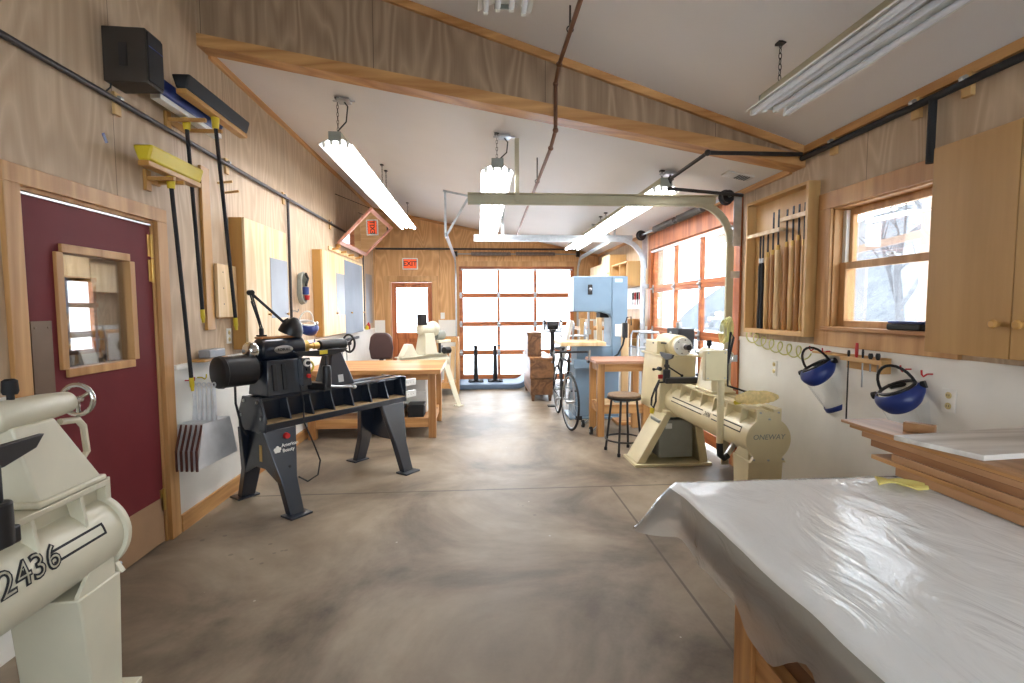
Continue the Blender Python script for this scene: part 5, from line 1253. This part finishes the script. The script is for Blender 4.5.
# ------------------------------------------------------------------ by the far glazed door: mat, pedestals, chest
m = MB()
def mt_(i, j):
    x = -.40+i*1.36
    if i > .78:
        a = (i-.78)/.22*PI*.62; x = -.40+.78*1.36 + .30*math.sin(a); z = .05+.30*(1-math.cos(a))
    else: z = .05
    return V(x, 8.92+j*.72, z)
m.grid(mt_, 40, 6)
m2 = m.build('foam_mat', NAVY, solid=.09, smooth=True, bevel=.01); m2.modifiers[0].offset = 0
tag(m2, 'thick blue grey mat with one side curling up, before far glazed door', 'mat')
for x, lb in ((-.05, 'left black post with square base standing on the grey mat'), (.31, 'right black post with square base standing on the grey mat')):
    t = thing('pedestal_post', lb, 'post', (x, 9.3, .097), 0, 'black posts on the mat')
    m = MB(); m.cyl((0, 0, .015), (0, 0, .66), .045, .034, n=18); m.build('column', RUBBER, t, local=True)
    m = MB()
    for k in range(2): m.boxc((0, 0, .0125), (.34, .06, .025), 0, 0, PI/4+k*PI/2)
    m.build('cross_base', RUBBER, t, local=True, bevel=.003)
    m = MB(); m.boxc((0, 0, .668), (.20, .14, .014)); m.build('top_plate', RUBBER, t, local=True, bevel=.003)
t = thing('wooden_chest', 'dark brown two-tier wooden chest right of the grey mat', 'chest', (1.0, 8.3, 0))
m = MB(); m.box(.80, 1.17, 7.7, 8.85, .36, .66); m.build('upper_box', CHESTW, t, bevel=.008)
m = MB(); m.box(.81, 1.16, 7.71, 8.84, .10, .35); m.build('lower_box', CHESTW, t, bevel=.008)
m = MB(); m.box(.79, 1.18, 7.69, 8.86, .66, .685); m.build('lid', BROWNW, t, bevel=.004)
for x in (.83, 1.10):
    for y in (7.74, 8.77):
        m = MB(); m.prism([(-.03, .1), (.03, .1), (.018, 0), (-.018, 0)], (x+.02, y, 0), (1, 0, 0), (0, 0, 1), (0, .045, 0)); m.build('foot', CHESTW, t)
t = thing('wooden_crate', 'dark upright wooden crate standing on the brown chest', 'crate', (.90, 8.22, .686))
m = MB(); m.box(-.11, .11, -.26, .26, 0, .36); m.build('body', CHESTW, t, local=True, bevel=.006)
m = MB(); m.box(-.12, .12, -.27, .27, .36, .385); m.build('lid', CHESTW, t, local=True, bevel=.003)
m = MB(); m.box(-.112, .112, -.268, -.26, .02, .05).box(-.112, .112, -.268, -.26, .3, .33); m.build('batten', CHESTW, t, local=True, bevel=.002)
t = thing('dust_bag', 'grey white bag slumped against the back of the crate', 'bag', (.92, 8.68, .686))
m = MB(); m.lathe([(.03, .0), (.11, .01), (.13, .12), (.11, .24), (.06, .31), (.02, .33), (.03, .36)], (0, 0, 0), (0, 0, 1), 20); m.build('bag', GALV, t, local=True)
m = MB(); m.torus((0, 0, .325), (0, 0, 1), .032, .008, 16, 6); m.build('tie', RUBBER, t, local=True)

# ------------------------------------------------------------------ bicycle
t = thing('bicycle', 'black drop-bar bicycle leaning toward the blue bandsaw', 'bicycle', (1.085, 5.84, 0), 0)
t.rotation_euler = (0, .0, PI/2-.01)      # +x of the bicycle points away from the camera
B = dict(parent=t, local=True)
def wheel(x, steer):
    Rz = Matrix.Translation((x, 0, .34)) @ Matrix.Rotation(steer, 4, 'Z')
    m = MB(); m.T = Rz; m.torus((0, 0, 0), (0, 1, 0), .325, .014, 44, 8); w_ = m.build('tyre', RUBBER, **B)
    m = MB(); m.T = Rz; m.torus((0, 0, 0), (0, 1, 0), .307, .008, 44, 6); m.build('rim', STEEL, w_, local=True)
    m = MB(); m.T = Rz; m.cyl((0, -.05, 0), (0, .05, 0), .018, n=12)
    for k in range(16):
        a = 2*PI*k/16; m.cyl((0, .03*(-1)**k, 0), (.303*math.cos(a), 0, .303*math.sin(a)), .0016, n=4)
    m.build('hub_and_spokes', STEEL, w_, local=True)
wheel(0, .14); wheel(1.0, 0)
m = MB()
HT, HB, ST, BB, RA = V(.10, 0, .84), V(.13, 0, .70), V(.68, 0, .80), V(.58, 0, .28), V(1.0, 0, .34)
m.tube([HT, HB], .019, 10); m.tube([V(.11, 0, .81), ST], .014, 10); m.tube([HB, BB], .016, 10); m.tube([V(.70, 0, .87), BB], .015, 10)
for s in (-1, 1): m.tube([ST+V(0, s*.015, 0), RA+V(0, s*.06, 0)], .008, 8); m.tube([BB+V(0, s*.03, 0), RA+V(0, s*.06, 0)], .009, 8)
m.build('frame', RUBBER, **B)
m = MB()
for s in (-1, 1): m.tube([HB, HB+V(-.01, s*.045, -.03), V(.0, s*.055, .34)], .009, 8)
m.build('fork', STEEL, **B)
m = MB(); m.tube([HT, HT+V(-.02, 0, .08), HT+V(-.10, 0, .10)], .012, 8)
c = HT+V(-.10, 0, .10)
for s in (-1, 1): m.tube([c, c+V(0, s*.19, .0), c+V(-.05, s*.21, -.0), c+V(-.09, s*.21, -.05), c+V(-.06, s*.21, -.12), c+V(.02, s*.21, -.12)], .013, 8)
m.build('handlebar', DARKM, **B)
for s in (-1, 1):
    m = MB(); m.tube([c+V(-.09, s*.21, -.01), c+V(-.12, s*.21, .03), c+V(-.13, s*.2, -.09)], .01, 7); m.build('brake_lever', STEEL, **B)
m = MB(); m.prism([(-.15, -.015), (-.02, -.03), (.10, -.07), (.13, -.05), (.13, .05), (.10, .07), (-.02, .03), (-.15, .015)], (.70, 0, .90), (1, 0, 0), (0, 1, 0), (0, 0, .045)); m.cyl((.70, 0, .86), (.70, 0, .91), .013, n=10); m.build('saddle', BLACK, bevel=.015, **B)
m = MB(); m.torus(BB+V(0, .06, 0), (0, 1, 0), .085, .006, 26, 6).cyl(BB-V(0, .08, 0), BB+V(0, .08, 0), .018, n=12).bar(BB+V(0, .08, 0), BB+V(.12, .08, -.12), .02, .014).bar(BB+V(0, -.08, 0), BB+V(-.12, -.08, .12), .02, .014); m.build('crankset', STEEL, **B)
for q in ((.12, .13, -.12), (-.12, -.13, .12)):
    m = MB(); m.boxc(BB+V(*q), (.09, .09, .02)); m.build('pedal', BLACK, bevel=.003, **B)

# ------------------------------------------------------------------ blue bandsaw
t = thing('bandsaw', 'tall blue grey bandsaw standing before the far glazed door', 'bandsaw', (1.55, 6.6, 0))
m = MB(); m.box(1.26, 1.84, 6.42, 6.88, .03, .70).box(1.18, 1.92, 6.40, 6.90, 0, .03); m.build('base_cabinet', SAWBLUE, t, bevel=.008)
m = MB(); m.prism([(1.28, .705), (1.945, .705), (1.945, 1.87), (1.235, 1.87), (1.235, 1.41), (1.58, 1.41), (1.70, 1.375), (1.735, 1.32), (1.735, .96), (1.28, .96)], (0, 6.42, 0), (1, 0, 0), (0, 0, 1), (0, .40, 0)); m.build('frame', SAWBLUE, t, bevel=.012)
m = MB(); m.box(1.24, 1.72, 6.402, 6.418, 1.415, 1.865); d = m.build('upper_wheel_door', SAWBLUE, t, bevel=.006)
m = MB(); m.box(1.415, 1.475, 6.392, 6.402, 1.63, 1.76); h_ = m.build('door_latch', DARKM, d, bevel=.01)
m = MB(); m.sphere((1.445, 6.385, 1.70), .022, 10, 8); m.build('latch_knob', STEEL, h_)
m = MB(); m.box(1.74, 1.94, 6.402, 6.418, .72, 1.865); m.build('column_cover', SAWBLUE, t, bevel=.006)
m = MB(); m.box(1.77, 1.87, 6.399, 6.403, 1.79, 1.835); o = m.build('maker_plate', paint('pale_green_plate', (196, 226, 206), .4), t); o['label'] = 'pale green oval plate'
m = MB(); m.box(1.60, 1.72, 6.5, 6.7, 1.33, 1.40); m.build('throat_edge', RUBBER, t)
m = MB(); m.box(1.46, 1.475, 6.59, 6.605, .95, 1.50); m.build('blade', STEEL, t)
m = MB(); m.cyl((1.46, 6.55, 1.13), (1.46, 6.55, 1.50), .016, n=12).box(1.43, 1.49, 6.52, 6.62, 1.11, 1.17); m.build('blade_guide', STEEL, t)
m = MB(); m.box(1.04, 1.62, 6.24, 6.80, .975, 1.025); o = m.build('table', PINE, t, bevel=.004); o['label'] = 'pale wood table top'
m = MB(); m.box(1.30, 1.5, 6.45, 6.68, .90, .975); m.build('table_trunnion', DARKM, t, bevel=.006)
m = MB(); m.box(1.22, 1.86, 6.30, 6.41, .68, .80); m.build('lower_guard', SAWBLUE, t, bevel=.008)
m = MB(); m.cyl((1.70, 6.28, .76), (1.70, 6.32, .76), .04, n=18); m.build('tension_wheel', DARKM, t)
for x in (1.30, 1.88):
    m = MB(); m.box(x-.04, x+.04, 6.36, 6.39, .0, .05); m.build('mobile_base_lug', RUBBER, t)

# upright timber with switch boxes right of the bandsaw
t = thing('timber_post', 'pale upright timber with foot block right of the bandsaw', 'post', (1.84, 6.17, 0))
m = MB(); m.box(-.045, .045, -.02, .02, .0, 1.26); m.build('post', PINE, t, local=True, bevel=.003)
m = MB(); m.box(-.12, .12, -.14, .14, -.0, .04); m.build('foot_block', OAKX, t, local=True, bevel=.003)
t = thing('switch_box', 'white and black switch box on the pale timber post', 'switch', (1.80, 6.12, 1.12))
m = MB(); m.boxc((-.06, .0, .06), (.07, .05, .15)); m.build('white_box', PLATEW, t, local=True, bevel=.006)
m = MB(); m.boxc((.025, .0, .06), (.06, .055, .19)); m.build('black_box', BLACK, t, local=True, bevel=.008)
m = MB(); m.tube([(.02, 0, -.03), (.0, 0, -.12), (-.06, .0, -.24), (-.14, .02, -.30)], .012, 7); m.build('black_cord', RUBBER, t, local=True)
m = MB(); m.tube([(.03, 0, .15), (.05, 0, .22), (.10, .0, .23), (.11, .02, .12)], .008, 6); m.build('looped_cord', RUBBER, t, local=True)

# ------------------------------------------------------------------ oak stand and stool
t = thing('oak_stand', 'tall square oak stand with lower shelf next to metal stool', 'table', (1.62, 5.78, 0))
m = MB(); m.box(1.30, 1.99, 5.44, 6.0, .835, .868); o = m.build('table_top', wood('dark_top', (150, 104, 84), (190, 146, 120), 'X'), t, bevel=.003); o['label'] = 'reddish table top'
for x in (1.34, 1.86):
    for y in (5.50, 5.89):
        m = MB(); m.box(x, x+.075, y, y+.07, 0, .835); m.build('leg', OAK, t, bevel=.003)
m = MB(); m.box(1.415, 1.86, 5.515, 5.54, .74, .835).box(1.415, 1.86, 5.92, 5.945, .74, .835).box(1.355, 1.38, 5.57, 5.89, .74, .835).box(1.895, 1.92, 5.57, 5.89, .74, .835); m.build('apron', OAKX, t, bevel=.002)
m = MB(); m.box(1.415, 1.86, 5.515, 5.54, .26, .36).box(1.415, 1.86, 5.92, 5.945, .26, .36).box(1.355, 1.38, 5.57, 5.89, .26, .36).box(1.895, 1.92, 5.57, 5.89, .26, .36); m.build('stretcher', OAKX, t, bevel=.002)
m = MB(); m.box(1.38, 1.895, 5.54, 5.92, .345, .362); m.build('lower_shelf', PINE, t)
for x, y in ((1.29, 5.62), (1.27, 5.98)):
    m = MB(); m.cyl((x-.015, y, .045), (x+.015, y, .045), .045, n=18); cs = m.build('castor', RUBBER, t)
    m = MB(); m.cyl((x-.018, y, .045), (x+.018, y, .045), .02, n=12).bar((x+.02, y, .045), (x+.07, y, .09), .02, .02); m.build('castor_bracket', STEEL, cs)
t = thing('machine_vise', 'small steel vise sitting on the oak stand shelf', 'vise', (1.66, 5.7, .362))
m = MB(); m.box(-.09, .09, -.06, .06, 0, .03); m.build('base', SAWBLUE, t, local=True, bevel=.006)
m = MB(); m.box(-.07, -.02, -.05, .05, .03, .11).box(-.02, .09, -.02, .02, .03, .06); m.build('fixed_jaw', STEEL, t, local=True, bevel=.004)
m = MB(); m.box(.02, .06, -.05, .05, .062, .11); m.build('moving_jaw', STEEL, t, local=True, bevel=.004)
m = MB(); m.cyl((.06, 0, .085), (.15, 0, .085), .008, n=10).cyl((.145, -.05, .085), (.145, .05, .085), .005, n=8); m.build('screw_handle', STEEL, t, local=True)
t = thing('stool', 'round wooden seated metal stool in front of the oak stand', 'stool', (1.46, 4.9, 0))
B = dict(parent=t, local=True)
m = MB(); m.lathe([(.0, .567), (.15, .567), (.163, .573), (.166, .585), (.16, .595), (.1, .593), (.0, .59)], (0, 0, 0), (0, 0, 1), 32); m.build('seat', SEATW, **B)
m = MB(); m.lathe([(.155, .545), (.168, .548), (.168, .569), (.15, .569)], (0, 0, 0), (0, 0, 1), 32); m.build('seat_rim', DARKM, **B)
for k in range(4):
    a = PI/4+k*PI/2+.25; m = MB(); p, q = V(.125*math.cos(a), .125*math.sin(a), .56), V(.185*math.cos(a), .185*math.sin(a), .012); m.cyl(q, p, .0115, n=12); lg = m.build('leg', DARKM, **B)
    m = MB(); m.cyl((q.x, q.y, 0), (q.x, q.y, .03), .016, n=12); m.build('rubber_foot', RUBBER, lg, local=True)
m = MB(); m.torus((0, 0, .14), (0, 0, 1), .182, .009, 40, 8); m.build('foot_ring', DARKM, **B)

# tubular stand behind the right lathe
t = thing('tube_stand', 'grey tubular metal stand behind the headstock of right lathe', 'stand', (2.12, 6.26, 0))
B = dict(parent=t, local=True)
m = MB()
for y in (-.14, .14): m.tube([(-.16, y, 0), (-.13, y, 1.10), (-.11, y, 1.15), (.13, y, 1.15), (.15, y, 1.10), (.16, y, 0)], .014, 10)
m.build('bent_tube_frame', GALV, **B)
m = MB()
for z in (.25, .96): m.tube([(-.155+.02*z, -.14, z), (-.155+.02*z, .14, z)], .011, 8); m.tube([(.155, -.14, z), (.155, .14, z)], .011, 8); m.tube([(-.14, -.14, z), (.155, -.14, z)], .011, 8)
m.build('cross_tube', GALV, **B)

# bench grinder on a stand and a leaning white panel behind the bicycle
t = thing('bench_grinder', 'small dark bench grinder on a pedestal left of the bandsaw', 'grinder', (1.36, 9.1, 0))
B = dict(parent=t, local=True)
m = MB(); m.cyl((0, 0, .03), (0, 0, 1.02), .05, .045, n=16).boxc((0, 0, .015), (.34, .34, .03)).boxc((0, 0, 1.03), (.3, .2, .02)); m.build('pedestal', DARKM, bevel=.003, **B)
m = MB(); m.cyl((-.10, 0, 1.14), (.10, 0, 1.14), .075, n=22).box(-.06, .06, -.06, .06, 1.04, 1.08); m.build('motor', DARKM, bevel=.006, **B)
for x in (-.15, .15):
    m = MB(); m.cyl((x-.02, 0, 1.14), (x+.02, 0, 1.14), .085, n=24); w_ = m.build('wheel', GREYM, **B)
    m = MB(); m.tube([(x, .09*math.cos(a), 1.14+.09*math.sin(a)) for a in [.2+2.6*i/12 for i in range(13)]], .024, 8); m.build('wheel_guard', DARKM, w_, local=True)
m = MB(); m.prism([(0, 0), (.045, -.01), (.20, .66), (.155, .67)], (1.13, 6.9, .62), (1, 0, 0), (0, 0, 1), (0, .26, 0))
tag(m.build('white_panel', PLATEW, bevel=.003), 'white board tilted against the left end of bandsaw table', 'panel')
# drill chuck stand / carved chair backs behind the bandsaw throat
for i, (x, h, mt, lb) in enumerate(((1.22, 1.28, GREYBOX, 'grey arched metal rack left behind the bandsaw throat'),)):
    t = thing('arched_rack', lb, 'rack', (1.38, 7.3, 0))
    m = MB()
    for dx in (-.18, .0, .18): m.tube([(dx, -.1, 0), (dx, -.1, 1.1), (dx+.02, -.06, 1.24), (dx+.03, .06, 1.24), (dx+.03, .1, 1.1), (dx+.03, .1, 0)], .013, 8)
    m.build('bent_tube', STEEL, t, local=True)
    m = MB()
    for z in (.3, .7, 1.05): m.tube([(-.2, -.1, z), (.22, -.1, z)], .01, 6); m.tube([(-.2, .1, z), (.25, .1, z)], .01, 6)
    m.build('cross_bar', STEEL, t, local=True)
for i, (x, lean, h, mt, lb) in enumerate(((1.62, -.02, 1.30, MAPLE, 'brown upright board, left of the boards behind bandsaw'), (1.75, -.02, 1.26, OAK, 'darker upright board in the middle behind bandsaw'), (1.88, -.02, 1.33, PINE, 'pale upright board, right of the boards behind bandsaw'))):
    m = MB(); m.bar((x, 7.5, .0), (x+lean, 7.62, h), .08, .028, (0, 1, 0)); tag(m.build('upright_board', mt, bevel=.003), lb, 'board', 'boards behind the bandsaw')
t = thing('tall_oak_table', 'oak side table seen through the bandsaw throat', 'table', (1.95, 8.3, 0))
B = dict(parent=t, local=True)
m = MB(); m.box(-.32, .32, -.35, .35, 1.1, 1.14); m.build('table_top', OAKX, bevel=.003, **B)
for x in (-.27, .27):
    for y in (-.3, .3):
        m = MB(); m.box(x-.035, x+.035, y-.035, y+.035, 0, 1.1); m.build('leg', OAK, bevel=.003, **B)
# drill press by the bench of the right lathe
t = thing('drill_press', 'black pillar drill beside right glazed door behind the lathe', 'drill press', (2.17, 5.28, 0))
B = dict(parent=t, local=True)
m = MB(); m.cyl((0, 0, .03), (0, 0, 1.3), .03, n=16); m.build('column', STEEL, **B)
m = MB(); m.box(-.14, .14, -.18, .12, 0, .035); m.build('base', DARKM, bevel=.006, **B)
m = MB(); m.box(-.09, .09, -.2, .12, 1.02, 1.24).cyl((0, -.12, .92), (0, -.12, 1.02), .035, n=14).cyl((0, .1, 1.06), (0, .22, 1.06), .07, n=18); m.build('head', BLACK, bevel=.012, **B)
m = MB(); m.cyl((0, -.12, .80), (0, -.12, .92), .016, n=12); m.build('chuck', STEEL, **B)
m = MB(); m.box(-.13, .13, -.22, .04, .74, .77); m.build('table', DARKM, bevel=.006, **B)
m = MB()
for k in range(3):
    a = 2*PI*k/3; m.cyl((-.09, -.05, 1.08), (-.14, -.05+.13*math.cos(a), 1.08+.13*math.sin(a)), .006, n=8); m.sphere((-.14, -.05+.13*math.cos(a), 1.08+.13*math.sin(a)), .014, 10, 8)
m.build('feed_handle', STEEL, **B)

# ------------------------------------------------------------------ plastic-covered bench, near right
BX0, BX1, BY0, BY1, BZ = .668, 2.30, -.7, 1.645, .857
t = thing('long_workbench', 'large wooden bench under plastic sheeting at near right', 'workbench', ((BX0+BX1)/2, .5, 0))
m = MB(); m.box(BX0, BX1, BY0, BY1, BZ-.06, BZ-.004); m.build('bench_top', LAMINATE, t, bevel=.003)
m = MB(); m.box(BX0+.02, BX1-.02, BY0+.02, BY0+.055, BZ-.17, BZ-.06).box(BX0+.02, BX1-.02, BY1-.055, BY1-.02, BZ-.17, BZ-.06).box(BX0+.02, BX0+.055, BY0+.055, BY1-.055, BZ-.17, BZ-.06).box(BX1-.055, BX1-.02, BY0+.055, BY1-.055, BZ-.17, BZ-.06); m.build('apron', CHESTW, t, bevel=.002)
for x in (BX0+.056, BX1-.15):
    for y in (1.24, -.5):
        m = MB(); m.box(x, x+.09, y, y+.09, 0, BZ-.06); m.build('leg', OAK, t, bevel=.004)
for xa in (BX0+.07, BX1-.12):
    m = MB(); m.box(xa, xa+.04, -.41, 1.24, .42, .54); m.build('stretcher', OAKY, t, bevel=.002)
m = MB(); m.box(BX0+.11, BX1-.12, -.41, 1.24, .5, .52); m.build('lower_shelf', BROWNW, t)
# sheet: one skin with top, left skirt, far skirt and a flared corner
m = MB(); NX, NY = 70, 110; SKD = .17
from mathutils import noise as NZ
def drop(y):
    return .155+.012*math.sin(6.3*y+1.2)+.010*math.sin(19*y)+.006*math.sin(41*y)+.035*math.exp(-((y-1.03)/.05)**2)-.035*math.exp(-((y-.93)/.06)**2)
def sh(i, j):
    y = BY0-.05+j*(BY1-BY0+.05+.16); u = i*(BX1-BX0+SKD)
    oy = 0; dz = 0
    if y > BY1: f = (y-BY1)/.16; oy = BY1+.012+.05*f; dz = -.16*f
    yy = min(y, BY1) if y <= BY1 else oy
    if u < SKD:
        f = 1-u/SKD; d = drop(min(y, BY1)); wv = .006*math.sin(23*y+2*f)+.005*math.sin(47*y)
        flare = .0 if y <= BY1 else (y-BY1)/.16
        fc = max(0, min(1, (y-1.50)/.15)); fc = fc*fc*(3-2*fc)
        x = BX0-.006-f*(.018+wv*.8)-f*fc*.10-f*.012*NZ.noise(V(y*9, f*3, 5)); z = BZ+.002-f*d*(1+.25*fc)
        if flare: z = min(z, BZ+.002-.16*flare*(.4+.6*(1-f)) - f*d*.9)
        return V(x, yy, z)
    x = BX0-.006+(u-SKD)
    n = .0022*NZ.noise(V(x*5, y*2.2, 0))+.0016*NZ.noise(V(x*14+3, y*7, 2))
    return V(x, yy, BZ+.0035+n+dz)
m.grid(sh, NX, NY)
cut = [k for k, f in enumerate(m.f) if True]
sk = int(NX*SKD/(BX1-BX0+SKD))
for k in range(len(m.f)): m.m[k] = 1 if (k % NX) <= sk-1 or (k//NX) >= NY-7 else 0
tag(m.build('plastic_sheet', [FILM, SKIRT], ang=70), 'milky plastic sheeting draped over the near right bench', 'plastic sheet')
m = MB(); m.boxc((.99, 1.40, BZ-.0015), (.30, .21, .0012), 0, 0, -.12)
tag(m.build('paper_sheet', PAPER), 'sheet of paper lying under plastic on the near bench', 'paper')
m = MB()
def rag(i, j):
    return V(-.065+.13*i, -.03+.06*j+.012*math.sin(5*i), .008+.010*abs(math.sin(4*i+j*2))+.006*math.sin(9*j)*i)
m.T = Matrix.Translation((1.39, 1.53, BZ+.006)) @ Matrix.Rotation(-.5, 4, 'Z'); m.grid(rag, 24, 12)
tag(m.build('yellow_rag', YELC, solid=.004), 'crumpled yellow cloth on the plastic beside lumber stack', 'cloth')

# stack of boards on the bench
def plank(x0, x1, y0, y1, z, h, mt, label, rz=0, name='lumber_board'):
    m = MB(); m.boxc(((x0+x1)/2, (y0+y1)/2, z+h/2), (x1-x0, y1-y0, h), 0, 0, rz); return tag(m.build(name, mt, bevel=.002), label, 'board', 'boards stacked on the near bench')
z = BZ+.0065
plank(1.468, 1.68, -.4, 1.64, z, .03, CHERRY, 'lowest brown board of the stack, edge facing the plastic'); z += .0305
plank(1.463, 1.70, -.35, 1.745, z, .016, OAKY, 'thin second board from bottom of lumber stack, pale end showing'); z += .0165
plank(1.468, 1.69, -.4, 1.66, z, .026, CHERRY, 'third board from bottom of the lumber stack'); z += .0265
plank(1.472, 1.68, -.3, 1.76, z, .026, BROWNW, 'fourth board up in lumber stack with dark knots'); z += .0265
plank(1.467, 1.66, -.2, 1.80, z, .020, CHERRY, 'fifth board up, ending just short of the longest boards'); z += .0205
plank(1.464, 1.62, -.1, 1.86, z, .012, OAKY, 'thin brown board poking out under the topmost long board'); z += .0125
plank(1.458, 1.64, .0, 1.90, z, .011, CHERRY, 'topmost long board poking farthest toward the wall shields'); z += .0115
plank(1.72, 1.90, .1, 1.60, BZ+.0075, .075, BROWNW, 'thick brown board lying behind the stack at the bottom')
plank(1.72, 1.88, .2, 1.57, BZ+.083, z-BZ-.083-.0005, OAKY, 'board behind the stack carrying the grey weathered board')
m = MB(); m.boxc((1.575, 1.665, z+.017), (.03, .09, .034), 0, 0, .6); tag(m.build('wood_block', CHERRY, bevel=.002), 'short wood block set on edge behind the weathered board', 'block')
m = MB(); m.prism([(-.36, -.12), (.46, -.135), (.46, .135), (-.40, .125)], (1.815, 1.50, z+.0005), (1, .12, 0), (-.12, 1, 0), (0, 0, .017)); tag(m.build('weathered_board', GREYW, bevel=.002), 'grey weathered board lying across top of the lumber stack', 'board')

# ------------------------------------------------------------------ outdoors: bare trees and the porch outside
def bare_tree(x, y, h, seed, label):
    r = random.Random(seed); m = MB()
    def br(p, d, L, rad, lv):
        pts = [p]; q = p
        for k in range(4):
            d = (d+V(r.uniform(-.18, .18), r.uniform(-.18, .18), r.uniform(-.05, .12))).normalized(); q = q+d*L/4; pts.append(q)
        m.tube(pts, [rad*(1-.12*k) for k in range(5)], 5)
        if lv:
            for k in range(4 if lv > 1 else 3):
                a = pts[r.randint(2, 4)]; e = (d+V(r.uniform(-1, 1), r.uniform(-1, 1), r.uniform(-.2, .6))).normalized(); br(a, e, L*r.uniform(.45, .7), rad*.5, lv-1)
    br(V(x, y, -.14), V(0, 0, 1), h*.45, .13, 3)
    return tag(m.build('bare_tree', BARK), label, 'tree', 'bare trees outside')
bare_tree(11.5, 9.0, 8, 3, 'bare tree outside, left in the right wall window'); bare_tree(13.0, 13.2, 9, 5, 'bare tree outside, seen in the right glazed door'); bare_tree(10.0, 11.2, 7, 11, 'slender bare tree outside near the porch'); bare_tree(12.0, 12.0, 9, 8, 'tallest bare tree outside, behind the slender one')
t = thing('porch_frame', 'weathered timber porch frame outside the right wall', 'porch', (5.2, 6.5, -.14))
for x, y in ((4.6, 8.6), (4.6, 4.2), (5.6, 5.9)):
    m = MB(); m.box(x-.07, x+.07, y-.07, y+.07, -.14, 2.9); m.build('post', EXTW, t, bevel=.004)
m = MB(); m.bar((4.6, 3.2, 2.95), (4.6, 9.4, 2.75), .09, .16); m.build('beam', EXTW, t, bevel=.004)
m = MB(); m.bar((5.6, 4.2, 2.5), (5.6, 9.4, 2.15), .05, .10); m.build('handrail', EXTW, t, bevel=.004)
